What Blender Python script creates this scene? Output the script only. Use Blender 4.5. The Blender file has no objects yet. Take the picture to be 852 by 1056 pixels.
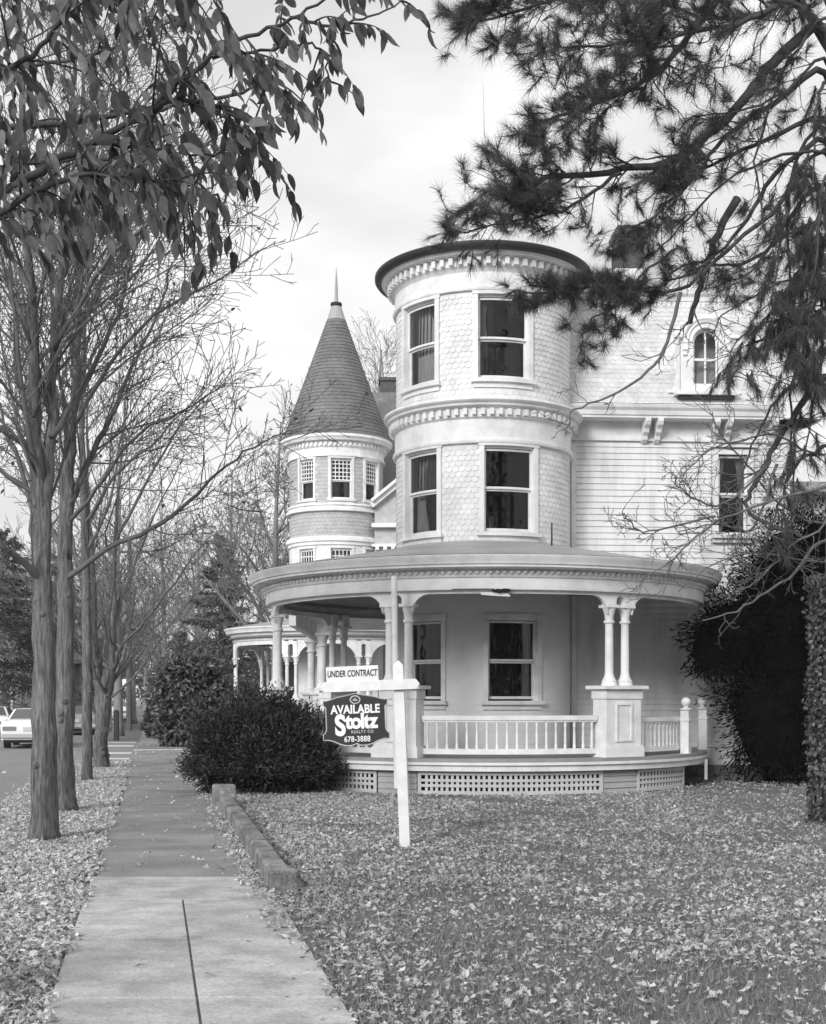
import bpy, math, random
import numpy as np
from mathutils import Vector, Matrix

scene = bpy.context.scene
COL = scene.collection
rnd = random.Random(7)
rs = np.random.RandomState(11)
F, CX, HY, EYE = 1300.0, 426.0, 719.0, 1.6
HAZE = 0.0004
SL = -0.206                       # the street runs away at this slope (x per metre of depth)
PI = math.pi
R = math.radians


def P(px, py, Y):
    return Vector(((px - CX) / F * Y, Y, EYE + (HY - py) / F * Y))


def S(u, v, z=0.0):               # street frame: u across, v along the depth
    return Vector((u + SL * v, v, z))


# ------------------------------------------------------------------ materials
def mat(name, val, rough=0.8, var=0.0, scale=3.0, bump=0.0, bscale=20.0, stretch=(1, 1, 1), island=0.0,
        spec=0.3, stain=0.0, stain_scale=0.8, trans=0.0, detail=5.0, speck=0.0, sscale=70.0):
    m = bpy.data.materials.new(name)
    m.use_nodes = True
    nt = m.node_tree
    b = nt.nodes['Principled BSDF']
    b.inputs['Roughness'].default_value = rough
    b.inputs['Specular IOR Level'].default_value = spec
    tc = nt.nodes.new('ShaderNodeTexCoord')
    mp = nt.nodes.new('ShaderNodeMapping')
    mp.inputs['Scale'].default_value = stretch
    nt.links.new(tc.outputs['Object'], mp.inputs['Vector'])
    cur = None

    def noise(sc, det=detail):
        n = nt.nodes.new('ShaderNodeTexNoise')
        n.inputs['Scale'].default_value = sc
        n.inputs['Detail'].default_value = det
        n.inputs['Roughness'].default_value = 0.6
        nt.links.new(mp.outputs['Vector'], n.inputs['Vector'])
        return n.outputs['Fac']

    def maprange(src, a, bb, lo, hi):
        r = nt.nodes.new('ShaderNodeMapRange')
        r.inputs['From Min'].default_value = a
        r.inputs['From Max'].default_value = bb
        r.inputs['To Min'].default_value = lo
        r.inputs['To Max'].default_value = hi
        nt.links.new(src, r.inputs['Value'])
        return r.outputs['Result']

    def mul(x, y):
        q = nt.nodes.new('ShaderNodeMath')
        q.operation = 'MULTIPLY'
        nt.links.new(x, q.inputs[0])
        if isinstance(y, float):
            q.inputs[1].default_value = y
        else:
            nt.links.new(y, q.inputs[1])
        return q.outputs[0]

    v = nt.nodes.new('ShaderNodeValue')
    v.outputs[0].default_value = val
    cur = v.outputs[0]
    if var:
        cur = mul(cur, maprange(noise(scale), 0.3, 0.7, 1 - var, 1 + var))
    if stain:
        cur = mul(cur, maprange(noise(stain_scale, 6), 0.42, 0.62, 1.0, 1 - stain))
    if speck:
        cur = mul(cur, maprange(noise(sscale, 3), 0.3, 0.7, 1 - speck, 1 + speck))
    if island:
        g = nt.nodes.new('ShaderNodeNewGeometry')
        cur = mul(cur, maprange(g.outputs['Random Per Island'], 0, 1, 1 - island, 1 + island))
    c = nt.nodes.new('ShaderNodeCombineColor')
    for i in range(3):
        nt.links.new(cur, c.inputs[i])
    nt.links.new(c.outputs[0], b.inputs['Base Color'])
    if bump:
        bp = nt.nodes.new('ShaderNodeBump')
        bp.inputs['Strength'].default_value = bump
        bp.inputs['Distance'].default_value = 0.02
        nt.links.new(noise(bscale, 8), bp.inputs['Height'])
        nt.links.new(bp.outputs['Normal'], b.inputs['Normal'])
    if trans:
        out = nt.nodes['Material Output']
        tr = nt.nodes.new('ShaderNodeBsdfTranslucent')
        nt.links.new(c.outputs[0], tr.inputs['Color'])
        mx = nt.nodes.new('ShaderNodeMixShader')
        mx.inputs[0].default_value = trans
        nt.links.new(b.outputs[0], mx.inputs[1])
        nt.links.new(tr.outputs[0], mx.inputs[2])
        nt.links.new(mx.outputs[0], out.inputs['Surface'])
    return m


def glass_mat(name, refl=0.12, tint=0.75):
    m = bpy.data.materials.new(name)
    m.use_nodes = True
    nt = m.node_tree
    nt.nodes.remove(nt.nodes['Principled BSDF'])
    out = nt.nodes['Material Output']
    t = nt.nodes.new('ShaderNodeBsdfTransparent')
    t.inputs[0].default_value = (tint, tint, tint, 1)
    g = nt.nodes.new('ShaderNodeBsdfGlossy')
    g.inputs['Roughness'].default_value = 0.03
    g.inputs['Color'].default_value = (0.9, 0.9, 0.9, 1)
    tc = nt.nodes.new('ShaderNodeTexCoord')
    n = nt.nodes.new('ShaderNodeTexNoise')
    n.inputs['Scale'].default_value = 2.5
    bp = nt.nodes.new('ShaderNodeBump')
    bp.inputs['Strength'].default_value = 0.12
    bp.inputs['Distance'].default_value = 0.05
    nt.links.new(tc.outputs['Object'], n.inputs['Vector'])
    nt.links.new(n.outputs['Fac'], bp.inputs['Height'])
    nt.links.new(bp.outputs['Normal'], g.inputs['Normal'])
    fr = nt.nodes.new('ShaderNodeFresnel')
    fr.inputs['IOR'].default_value = 1.5
    ad = nt.nodes.new('ShaderNodeMath')
    ad.operation = 'ADD'
    ad.use_clamp = True
    ad.inputs[1].default_value = refl
    nt.links.new(fr.outputs[0], ad.inputs[0])
    mx = nt.nodes.new('ShaderNodeMixShader')
    nt.links.new(ad.outputs[0], mx.inputs[0])
    nt.links.new(t.outputs[0], mx.inputs[1])
    nt.links.new(g.outputs[0], mx.inputs[2])
    nt.links.new(mx.outputs[0], out.inputs['Surface'])
    return m


M = {
    'white': mat('white_paint', 0.76, 0.55, 0.06, 2.0, 0.25, 60, stain=0.20, stain_scale=2.2, speck=.05, sscale=40),
    'white2': mat('white_trim_paint', 0.79, 0.5, 0.05, 3.0, 0.2, 60, stain=0.16, stain_scale=2.6, speck=.05, sscale=40),
    'shingle': mat('white_shingle_paint', 0.76, 0.6, 0.06, 2.0, 0.3, 50, island=0.06, stain=0.14, stain_scale=1.8),
    'roofshingle': mat('mansard_shingle_paint', 0.66, 0.6, 0.08, 2.0, 0.3, 50, island=0.08, stain=0.2, stain_scale=1.4),
    'clap': mat('white_clapboard_paint', 0.74, 0.6, 0.06, 1.5, 0.2, 40, stretch=(3, 3, .5), stain=0.18, stain_scale=1.6, speck=.06, sscale=30),
    'porchgrey': mat('porch_wall_paint', 0.74, 0.6, 0.05, 1.5, 0.15, 40, stain=0.1),
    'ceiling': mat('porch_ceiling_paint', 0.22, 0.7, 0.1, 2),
    'floor': mat('porch_floor_paint', 0.28, 0.6, 0.15, 4),
    'darkmetal': mat('dark_roof_rim', 0.035, 0.5, 0.2, 3),
    'tin': mat('tin_roof', 0.36, 0.5, 0.12, 1.2, 0.05, 30, stain=0.2, stain_scale=0.9),
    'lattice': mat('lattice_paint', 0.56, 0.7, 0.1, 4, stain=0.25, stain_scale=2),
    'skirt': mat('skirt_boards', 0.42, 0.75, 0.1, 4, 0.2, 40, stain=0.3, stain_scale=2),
    'tinpale': mat('pale_tin_roof', 0.66, 0.5, 0.08, 1.2, stain=0.15, stain_scale=1.2),
    'void': mat('painted_void_shade', 0.012, 0.9),  # near-black, shade of hollow places put into the colour
    'room_shade': mat('painted_room_shade', 0.012, 0.9),  # near-black, the dimness of the rooms put into the colour
    'curtain': mat('curtain_cloth', 0.45, 0.9, 0.1, 4, island=0.1),
    'blind': mat('window_shade_cloth', 0.07, 0.9, 0.45, 5, stretch=(6, 6, 0.6)),
    'slate': mat('slate_shingles', 0.17, 0.7, 0.18, 1.5, 0.3, 25, stain=0.2, stain_scale=1.0, speck=.2, sscale=9),
    'greyshingle': mat('grey_shingles', 0.46, 0.75, 0.1, 6, 0.4, 25, stain=0.12, stain_scale=2),
    'brick': mat('sooty_brick', 0.09, 0.85, 0.25, 9, 0.3, 20),
    'glass': glass_mat('window_glass', 0.0, .7),
    'bark': mat('street_tree_bark', 0.14, 0.9, 0.42, 22, 0.7, 34, stretch=(1, 1, 0.12), stain=0.35, stain_scale=4.0, speck=.5, sscale=46),
    'twig': mat('twig_bark', 0.13, 0.9, 0.25, 6),
    'hazebark': mat('hazed_distant_bark', 0.21, 0.9, 0.25, 3),  # paler than the near bark: distance haze put into the colour
    'pinebark': mat('pine_bark', 0.07, 0.9, 0.4, 12, 0.8, 25, stretch=(1, 1, .5)),
    'deadtwig': mat('dead_twig_bark', 0.13, 0.9, 0.3, 8),
    'needle': mat('pine_needles', 0.11, 0.55, 0, island=0.5, trans=0.4, spec=.25),
    'needledead': mat('drooping_needles', 0.10, 0.6, 0, island=0.45, trans=0.35, spec=.2),
    'leafdark': mat('summer_leaves', 0.155, 0.55, 0.25, 30, island=0.65, trans=0.45, spec=.25),
    'leafbits': mat('clinging_leaves', 0.075, 0.7, 0, island=0.5, trans=0.3),
    'yew': mat('yew_leaves', 0.045, 0.55, 0, island=0.65, trans=0.12),
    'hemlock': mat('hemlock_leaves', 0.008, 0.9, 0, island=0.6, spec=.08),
    'rhodo': mat('shrub_leaves', 0.13, 0.45, 0, island=0.5, spec=0.5, trans=0.2),
    'conifer': mat('conifer_leaves', 0.19, 0.7, 0, island=0.5, trans=0.35),
    'joint': mat('joint_soil', 0.10, 0.95, 0.5, 12),
    'core': mat('shrub_stem_and_shade', 0.008, 0.9, spec=.05),  # stems, and near-black that paints the shade inside the shrubs
    'ivy': mat('ivy_leaves', 0.10, 0.4, 0, island=0.6, spec=0.5, trans=0.15),
    'litter': mat('fallen_leaf', 0.46, 0.75, 0.15, 25, island=0.52, trans=0.2),
    'litter2': mat('fallen_leaf_pale', 0.52, 0.75, 0.15, 25, island=0.45, trans=0.2),
    'grass': mat('grass_blade', 0.24, 0.7, 0, island=0.45, trans=0.3),
    'lawn': mat('lawn_soil', 0.18, 0.95, 0.4, 9, 0.8, 40, stain=0.3, stain_scale=0.6, speck=.5, sscale=45),
    'concrete': mat('concrete_slab', 0.49, 0.85, 0.14, 2.6, 0.4, 90, stain=0.26, stain_scale=3.5, island=0.07, speck=.24, sscale=60, stretch=(.85, 1, 1)),
    'asphalt': mat('asphalt', 0.275, 0.9, 0.16, 2.4, 0.5, 120, stain=0.25, stain_scale=1.3, speck=.25, sscale=60, stretch=(.6, 1, 1)),
    'road': mat('road_asphalt', 0.24, 0.85, 0.08, 1.0, 0.3, 100, stretch=(1, 0.3, 1), stain=0.08, stain_scale=0.4, speck=.1, sscale=20),
    'paint': mat('road_paint', 0.62, 0.7, 0.12, 5, stain=0.2, stain_scale=2),
    'stone': mat('mossy_stone', 0.27, 0.9, 0.35, 9, 1.0, 25, stain=0.5, stain_scale=3, speck=.35, sscale=50),
    'kerb': mat('kerb_concrete', 0.30, 0.85, 0.2, 3, 0.3, 40, speck=.2),
    'signwhite': mat('sign_post_paint', 0.78, 0.45, 0.05, 6, stain=0.12, stain_scale=5),
    'signdark': mat('sign_board_paint', 0.030, 0.4, 0.1, 5),
    'signlight': mat('sign_lettering_paint', 0.82, 0.5),
    'signblack': mat('sign_letter_black', 0.02, 0.5),
    'carwhite': mat('white_car_paint', 0.78, 0.25, 0.02, 2, spec=0.6),
    'cargrey': mat('grey_car_paint', 0.30, 0.25, 0.02, 2, spec=0.6),
    'tyre': mat('tyre_rubber', 0.02, 0.8),
    'chrome': mat('bumper_metal', 0.45, 0.25, spec=0.8),
    'carglass': mat('car_window_glass', 0.10, 0.08, spec=0.9),
    'lamp': mat('tail_light_lens', 0.22, 0.2, spec=0.6),
    'post': mat('dark_post_paint', 0.03, 0.6),
    'pole': mat('weathered_pole', 0.12, 0.9, 0.2, 5, stretch=(1, 1, 0.2)),
    'housegrey': mat('far_house_wall', 0.35, 0.8, 0.1, 2),
    'steps': mat('step_boards', 0.3, 0.8, 0.15, 4),
}

# ------------------------------------------------------------------ object helpers
ORG = {}


def tag(o, label=None, cat=None, group=None, kind=None):
    if label: o['label'] = label
    if cat: o['category'] = cat
    if group: o['group'] = group
    if kind: o['kind'] = kind
    return o


def thing(name, loc, label, cat, group=None):
    o = bpy.data.objects.new(name, None)
    o.empty_display_size = 0.3
    COL.objects.link(o)
    o.location = loc
    ORG[o] = Vector(loc)
    return tag(o, label, cat, group)


def link(name, me, m, parent=None, label=None):
    o = bpy.data.objects.new(name, me)
    COL.objects.link(o)
    me.materials.append(M[m] if isinstance(m, str) else m)
    if parent is not None:
        o.parent = parent
        ORG[o] = ORG.get(parent, Vector())
    if label: o['label'] = label
    return o


def children(o):
    return [c for c in COL.objects if c.parent == o]


def copy_tree(o, loc, rotz=0.0, scale=1.0, label=None, group=None):
    kids = {}
    for c in COL.objects:
        if c.parent: kids.setdefault(c.parent, []).append(c)

    def rec(x, par):
        n = x.copy()
        COL.objects.link(n)
        if par is not None: n.parent = par
        for k in kids.get(x, []): rec(k, n)
        return n
    r = rec(o, None)
    r.location = loc
    r.rotation_euler = (0, 0, rotz)
    r.scale = (scale,) * 3 if not hasattr(scale, '__len__') else scale
    if label: r['label'] = label
    if group: r['group'] = group
    return r


class MB:
    def __init__(self):
        self.v, self.f = [], []

    def add(self, verts, faces):
        k = len(self.v)
        self.v.extend([tuple(p) for p in verts])
        self.f.extend([tuple(i + k for i in f) for f in faces])
        return self

    def obox(self, c, sx, sy, sz, ux=(1, 0, 0), uy=(0, 1, 0), uz=(0, 0, 1)):
        c, ux, uy, uz = Vector(c), Vector(ux), Vector(uy), Vector(uz)
        vs = [c + ux * (sx / 2 * a) + uy * (sy / 2 * b) + uz * (sz / 2 * d)
              for d in (-1, 1) for a, b in ((-1, -1), (1, -1), (1, 1), (-1, 1))]
        return self.add(vs, [(3, 2, 1, 0), (4, 5, 6, 7), (0, 1, 5, 4), (1, 2, 6, 5), (2, 3, 7, 6), (3, 0, 4, 7)])

    def box(self, x0, x1, y0, y1, z0, z1):
        return self.obox(((x0 + x1) / 2, (y0 + y1) / 2, (z0 + z1) / 2), x1 - x0, y1 - y0, z1 - z0)

    def bar(self, a, b, w, h, up=(0, 0, 1)):
        a, b = Vector(a), Vector(b)
        d = (b - a)
        L = d.length
        d.normalize()
        x = d.cross(Vector(up)).normalized()
        z = x.cross(d)
        return self.obox((a + b) / 2, w, L, h, x, d, z)

    def cbox(self, c, r0, r1, a0, a1, z0, z1, n=None):       # curved box round the axis c
        n = n or max(1, int(abs(a1 - a0) / R(3)) + 1)
        vs, fs = [], []
        for i in range(n + 1):
            a = a0 + (a1 - a0) * i / n
            s, q = math.sin(a), -math.cos(a)
            for r, z in ((r0, z0), (r1, z0), (r1, z1), (r0, z1)):
                vs.append((c[0] + r * s, c[1] + r * q, z))
        for i in range(n):
            k = i * 4
            for j in range(4):
                fs.append((k + j, k + (j + 1) % 4, k + 4 + (j + 1) % 4, k + 4 + j))
        fs += [(3, 2, 1, 0), tuple(n * 4 + j for j in range(4))]
        return self.add(vs, fs)

    def csheet(self, c, r, a0, a1, z0, z1, n=None):
        n = n or max(2, int(abs(a1 - a0) / R(3)) + 1)
        vs = []
        for i in range(n + 1):
            a = a0 + (a1 - a0) * i / n
            x, y = c[0] + r * math.sin(a), c[1] - r * math.cos(a)
            vs += [(x, y, z0), (x, y, z1)]
        return self.add(vs, [(2 * i, 2 * i + 2, 2 * i + 3, 2 * i + 1) for i in range(n)])

    def cplate(self, c, r0, r1, a0, a1, ztop, zbot, n=40):   # curved plate, lower edge zbot(a)
        vs, fs = [], []
        for i in range(n + 1):
            a = a0 + (a1 - a0) * i / n
            s, q = math.sin(a), -math.cos(a)
            zb = zbot(a)
            for r, z in ((r0, zb), (r1, zb), (r1, ztop), (r0, ztop)):
                vs.append((c[0] + r * s, c[1] + r * q, z))
        for i in range(n):
            k = i * 4
            for j in range(4):
                fs.append((k + j, k + (j + 1) % 4, k + 4 + (j + 1) % 4, k + 4 + j))
        fs += [(3, 2, 1, 0), tuple(n * 4 + j for j in range(4))]
        return self.add(vs, fs)

    def lathe(self, c, prof, a0=0.0, a1=2 * PI, n=48, cz=0.0):
        full = abs(a1 - a0 - 2 * PI) < 1e-4
        m = n if full else n + 1
        k = len(prof)
        vs = []
        for i in range(m):
            a = a0 + (a1 - a0) * i / n
            for r, z in prof:
                vs.append((c[0] + r * math.sin(a), c[1] - r * math.cos(a), cz + z))
        fs = []
        for i in range(n):
            i2 = (i + 1) % m
            for j in range(k - 1):
                fs.append((i * k + j, i2 * k + j, i2 * k + j + 1, i * k + j + 1))
        return self.add(vs, fs)

    def ball(self, c, r, n=10):
        prof = [(max(1e-4, r * math.sin(PI * i / n)), -r * math.cos(PI * i / n)) for i in range(n + 1)]
        return self.lathe((c[0], c[1]), prof, n=max(8, n), cz=c[2])

    def tube(self, pts, radii, sides=6, cap=True):
        n = len(pts)
        if n < 2: return self
        pts = [Vector(p) for p in pts]
        t = (pts[1] - pts[0]).normalized()
        up = Vector((0, 0, 1)) if abs(t.z) < 0.9 else Vector((1, 0, 0))
        x = t.cross(up).normalized()
        vs, fs = [], []
        for i, p in enumerate(pts):
            if 0 < i < n - 1: t = (pts[i + 1] - pts[i - 1]).normalized()
            elif i == n - 1: t = (pts[i] - pts[i - 1]).normalized()
            x = (x - t * x.dot(t))
            x = x.normalized() if x.length > 1e-6 else t.orthogonal().normalized()
            y = t.cross(x)
            r = radii[i]
            for j in range(sides):
                a = 2 * PI * j / sides
                vs.append(p + x * (r * math.cos(a)) + y * (r * math.sin(a)))
        for i in range(n - 1):
            for j in range(sides):
                fs.append((i * sides + j, i * sides + (j + 1) % sides, (i + 1) * sides + (j + 1) % sides, (i + 1) * sides + j))
        if cap:
            fs.append(tuple(range((n - 1) * sides, n * sides)))
            fs.append(tuple(reversed(range(sides))))
        return self.add(vs, fs)

    def prism(self, poly, o, ux, uy, un, depth):             # polygon in the plane o,ux,uy pushed out along un
        o, ux, uy, un = Vector(o), Vector(ux), Vector(uy), Vector(un)
        k = len(poly)
        a = [o + ux * p[0] + uy * p[1] for p in poly]
        b = [p + un * depth for p in a]
        fs = [tuple(reversed(range(k))), tuple(range(k, 2 * k))]
        fs += [(i, (i + 1) % k, k + (i + 1) % k, k + i) for i in range(k)]
        return self.add(a + b, fs)

    def build(self, name, m, parent=None, smooth=False, label=None, bevel=0.0):
        me = bpy.data.meshes.new(name)
        o = ORG.get(parent, Vector()) if parent is not None else Vector()
        me.from_pydata([(p[0] - o[0], p[1] - o[1], p[2] - o[2]) for p in self.v], [], self.f)
        if smooth:
            me.polygons.foreach_set('use_smooth', [True] * len(me.polygons))
            if smooth != 'all':
                me.set_sharp_from_angle(angle=R(38))
        me.update()
        ob = link(name, me, m, parent, label)
        if bevel:
            bm = ob.modifiers.new('bevel', 'BEVEL')
            bm.width = bevel
            bm.segments = 2
            bm.limit_method = 'ANGLE'
        return ob


def np_mesh(name, V, Fc, m, parent=None, smooth=False, label=None):
    V = np.asarray(V, dtype=np.float32)
    if parent is not None:
        o = ORG.get(parent, Vector())
        V = V - np.array([o[0], o[1], o[2]], dtype=np.float32)
    Fc = np.asarray(Fc, dtype=np.int32)
    me = bpy.data.meshes.new(name)
    me.vertices.add(len(V))
    me.vertices.foreach_set('co', V.ravel())
    me.loops.add(Fc.size)
    me.loops.foreach_set('vertex_index', Fc.ravel())
    me.polygons.add(len(Fc))
    me.polygons.foreach_set('loop_start', np.arange(len(Fc), dtype=np.int32) * Fc.shape[1])
    me.polygons.foreach_set('use_smooth', np.full(len(Fc), smooth, dtype=bool))
    me.update(calc_edges=True)
    me.validate()
    return link(name, me, m, parent, label)


def norm(a):
    return a / np.maximum(np.linalg.norm(a, axis=1, keepdims=True), 1e-9)


def scatter(name, tmpl, pos, d, nrm, length, width, m, parent=None, smooth=False, jitter=0.0):
    """one small leaf shape (verts in width/length/normal axes, triangles) set down at every point"""
    tv, tf = np.array(tmpl[0], dtype=float), np.array(tmpl[1])
    d = norm(np.asarray(d, float))
    x = norm(np.cross(d, np.asarray(nrm, float) + 1e-4))
    z = np.cross(x, d)
    N = len(pos)
    length = np.broadcast_to(np.asarray(length, float), (N,))
    width = np.broadcast_to(np.asarray(width, float), (N,))
    T = np.broadcast_to(tv, (N,) + tv.shape).copy()
    if jitter:
        T += rs.normal(0, jitter, T.shape) * np.array([1, 1, 0.8])
    V = (np.asarray(pos)[:, None, :] + T[:, :, 0:1] * x[:, None, :] * width[:, None, None]
         + T[:, :, 1:2] * d[:, None, :] * length[:, None, None]
         + T[:, :, 2:3] * z[:, None, :] * length[:, None, None])
    Fc = (tf[None] + (np.arange(N) * len(tv))[:, None, None]).reshape(-1, 3)
    return np_mesh(name, V.reshape(-1, 3), Fc, m, parent, smooth)


_lp = [(.04, 0.0, 0), (.34, .13, .04), (.48, .32, .06), (.47, .52, .05), (.34, .72, .02), (.14, .89, -.06)]
LEAF = ([(0, 0, 0)] + [q for w_, l_, z_ in _lp[1:] for q in ((-w_, l_, z_), (0, l_ + .02, z_ - .06), (w_, l_, z_))] + [(0, 1, -.15)],
        [(0, 2, 1), (0, 3, 2)] + [f for k in range(4) for a in (1 + 3 * k,) for f in ((a, a + 1, a + 4), (a, a + 4, a + 3), (a + 1, a + 2, a + 5), (a + 1, a + 5, a + 4))] + [(13, 14, 16), (14, 15, 16)])
SPRAY = ([(0, 0, 0), (-.5, .5, .06), (.5, .5, .06), (0, 1, -.08)], [(0, 2, 1), (1, 2, 3)])
NEEDLE = ([(-.5, 0, 0), (.5, 0, 0), (0.0, 1, 0)], [(0, 1, 2)])
BLADE = ([(-.5, 0, 0), (.5, 0, 0), (-.3, .55, .06), (.3, .55, .06), (0, 1, .25)], [(0, 1, 2), (1, 3, 2), (2, 3, 4)])
_a = [i * 2 * PI / 10 for i in range(10)]
_r = [1.0, .52, .9, .5, .95, .45, .55, .45, .95, .55]
MAPLE = ([(0, 0, 0)] + [(math.sin(a) * r * .5, math.cos(a) * r * .5, 0.16 * r * r * (1 if i % 2 else .6)) for i, (a, r) in enumerate(zip(_a, _r))],
         [(0, 1 + i, 1 + (i + 1) % 10) for i in range(10)])


# ------------------------------------------------------------------ trees
def rand_perp(t, g):
    while True:
        v = Vector((g.uniform(-1, 1), g.uniform(-1, 1), g.uniform(-1, 1)))
        v -= t * v.dot(t)
        if v.length > 0.2: return v.normalized()


def grow(mb, p, d, L, r, lvl, top, g, up, wob, dens, tips, sub=None, rmin=0.003):
    """one branch and, recursively, the shoots on it"""
    n = max(2, int(L / (0.45, 0.3, 0.2, 0.14)[min(lvl, 3)]))
    pts, rad = [Vector(p)], [r]
    d = Vector(d).normalized()
    for i in range(n):
        d = (d + Vector((g.gauss(0, wob), g.gauss(0, wob), g.gauss(0, wob) + up))).normalized()
        pts.append(pts[-1] + d * (L / n))
        rad.append(max(rmin, r * (1 - 0.8 * (i + 1) / n)))
    mb.tube(pts, rad, (6, 5, 4, 3)[min(lvl, 3)], cap=False)
    if lvl < top:
        shoots(mb, pts, rad, lvl + 1, top, g, up, wob, dens, tips, rmin)
    else:
        tips.append((pts[-1], d))
        if len(pts) > 2: tips.append((pts[len(pts) // 2], d))


def shoots(mb, pts, rad, lvl, top, g, up, wob, dens, tips, rmin=0.003, start=0.2, spread=(0.5, 0.95), ratio=(0.35, 0.6), Lmax=None):
    L = sum((pts[i + 1] - pts[i]).length for i in range(len(pts) - 1))
    k = max(1, int(L * dens[min(lvl, len(dens) - 1)] + g.random()))
    for _ in range(k):
        f = start + (1 - start) * (_ + g.random()) / k
        x = min(f, 0.999) * (len(pts) - 1)
        i = int(x)
        q = pts[i].lerp(pts[i + 1], x - i)
        t = (pts[i + 1] - pts[i]).normalized()
        rr = rad[i] * (1 - (x - i)) + rad[i + 1] * (x - i)
        w = rand_perp(t, g)
        ang = g.uniform(*spread)
        dd = t * math.cos(ang) + w * math.sin(ang)
        l = L * g.uniform(*ratio) * (1.05 - 0.55 * f)
        if Lmax: l = min(l, Lmax * g.uniform(.7, 1.2))
        grow(mb, q, dd, max(0.12, l), max(rmin, rr * g.uniform(0.26, 0.44)), lvl, top, g, up, wob, dens, tips, rmin=rmin)


def smooth_path(pts, k=3, g=None, j=0.0):
    pts = [Vector(p) for p in pts]
    out = []
    n = len(pts)
    for i in range(n - 1):
        p0, p1, p2, p3 = pts[max(i - 1, 0)], pts[i], pts[i + 1], pts[min(i + 2, n - 1)]
        for s in range(k):
            t = s / k
            q = 0.5 * ((2 * p1) + (p2 - p0) * t + (2 * p0 - 5 * p1 + 4 * p2 - p3) * t * t + (3 * p1 - p0 - 3 * p2 + p3) * t ** 3)
            if g and j: q += Vector((g.gauss(0, j), g.gauss(0, j), g.gauss(0, j)))
            out.append(q)
    out.append(pts[-1])
    return out


def tips_arrays(tips):
    return (np.array([t[0][:] for t in tips]), np.array([t[1][:] for t in tips]))


def few_leaves(tips, frac, size, m, parent, g, hang=0.8):
    sel = [t for t in tips if g.random() < frac]
    if not sel: return
    p, d = tips_arrays(sel)
    n = len(p)
    dd = d * 0.4 + rs.normal(0, .5, (n, 3)) + np.array([0, 0, -hang])
    scatter('leaves', LEAF, p, dd, rs.normal(0, 1, (n, 3)), size * rs.uniform(.6, 1.2, n), size * .55 * rs.uniform(.6, 1.2, n), m, parent)


# ------------------------------------------------------------------ shingles, clapboards
def tiles(mb, fn, u0, u1, v0, v1, w, h, skip=None, shape='fish', lift=0.011):
    """rows of overlapping shingles; fn(u, v, out) maps wall coordinates into space"""
    row = 0
    v = v0
    while v < v1 - 0.02:
        off = (row % 2) * w / 2
        k = int((u1 - u0) / w) + 2
        for i in range(k):
            uc = u0 + off + (i) * w
            if uc - w / 2 < u0 - w * 0.51 or uc + w / 2 > u1 + w * 0.51: continue
            if skip and skip(uc, v + h / 2): continue
            hw = w * 0.485
            top = min(v + h * 1.12, v1)
            j = rnd.uniform(-.004, .004)
            ol = lift + rnd.uniform(-.003, .003)
            if shape == 'fish':
                out = [(-hw, .42), (-hw * .85, .2), (-hw * .48, .05), (0, 0), (hw * .48, .05), (hw * .85, .2), (hw, .42)]
            else:
                out = [(-hw, 0), (hw, 0)]
            out = [(max(u0, min(u1, uc + a)), v + j + b * h) for a, b in out]
            fr = [fn(a, b, ol * (1 - (b - v) / (h * 1.3))) for a, b in out]
            bk = [fn(a, b, -0.004) for a, b in out]
            tp = [fn(out[-1][0], top, 0.001), fn(out[0][0], top, 0.001)]
            n = len(out)
            vs = fr + tp + bk
            fs = [tuple(range(n + 2))]
            for q in range(n - 1):
                fs.append((n + 2 + q, n + 2 + q + 1, q + 1, q))
            mb.add(vs, fs)
        row += 1
        v += h
    return mb


def clapboards(mb, fn, u0, u1, v0, v1, h, holes=(), du=None, lift=0.024):
    v = v0
    while v < v1 - 0.01:
        t = min(v + h, v1)
        cuts = [(u0, u1)]
        for a, b, z0, z1 in holes:
            if t > z0 + .002 and v < z1 - .002:
                nc = []
                for s, e in cuts:
                    if b <= s or a >= e: nc.append((s, e)); continue
                    if a > s: nc.append((s, a))
                    if b < e: nc.append((b, e))
                cuts = nc
        for s, e in cuts:
            n = 1 if du is None else max(1, int((e - s) / du) + 1)
            vs, fs = [], []
            for i in range(n + 1):
                u = s + (e - s) * i / n
                vs += [fn(u, v, -.01), fn(u, v, lift), fn(u, t, .003), fn(u, t, -.01)]
            for i in range(n):
                k = 4 * i
                for j in range(3): fs.append((k + j, k + 4 + j, k + 5 + j, k + 1 + j))
            fs += [(0, 1, 2, 3), (4 * n + 3, 4 * n + 2, 4 * n + 1, 4 * n)]
            mb.add(vs, fs)
        v = t
    return mb


# ------------------------------------------------------------------ windows
def curtain_curve(c, r, a0, a1, z0, z1, parent, gather=0.0, m='curtain', label=None):
    mb = MB()
    n = 36
    vs = []
    for i in range(n + 1):
        t = i / n
        for j in range(7):
            s = j / 6
            sag = gather * math.sin(PI * min(1, s * 1.05)) * (t)
            a = a0 + (a1 - a0) * t * (1 - sag)
            rr = r + 0.02 * math.sin(t * 40 + j * .3) * (0.4 + s * .6)
            z = z1 + (z0 - z1) * s
            vs.append((c[0] + rr * math.sin(a), c[1] - rr * math.cos(a), z))
    fs = [(i * 7 + j, (i + 1) * 7 + j, (i + 1) * 7 + j + 1, i * 7 + j + 1) for i in range(n) for j in range(6)]
    mb.add(vs, fs)
    return mb.build('curtain', m, parent, True)


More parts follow.
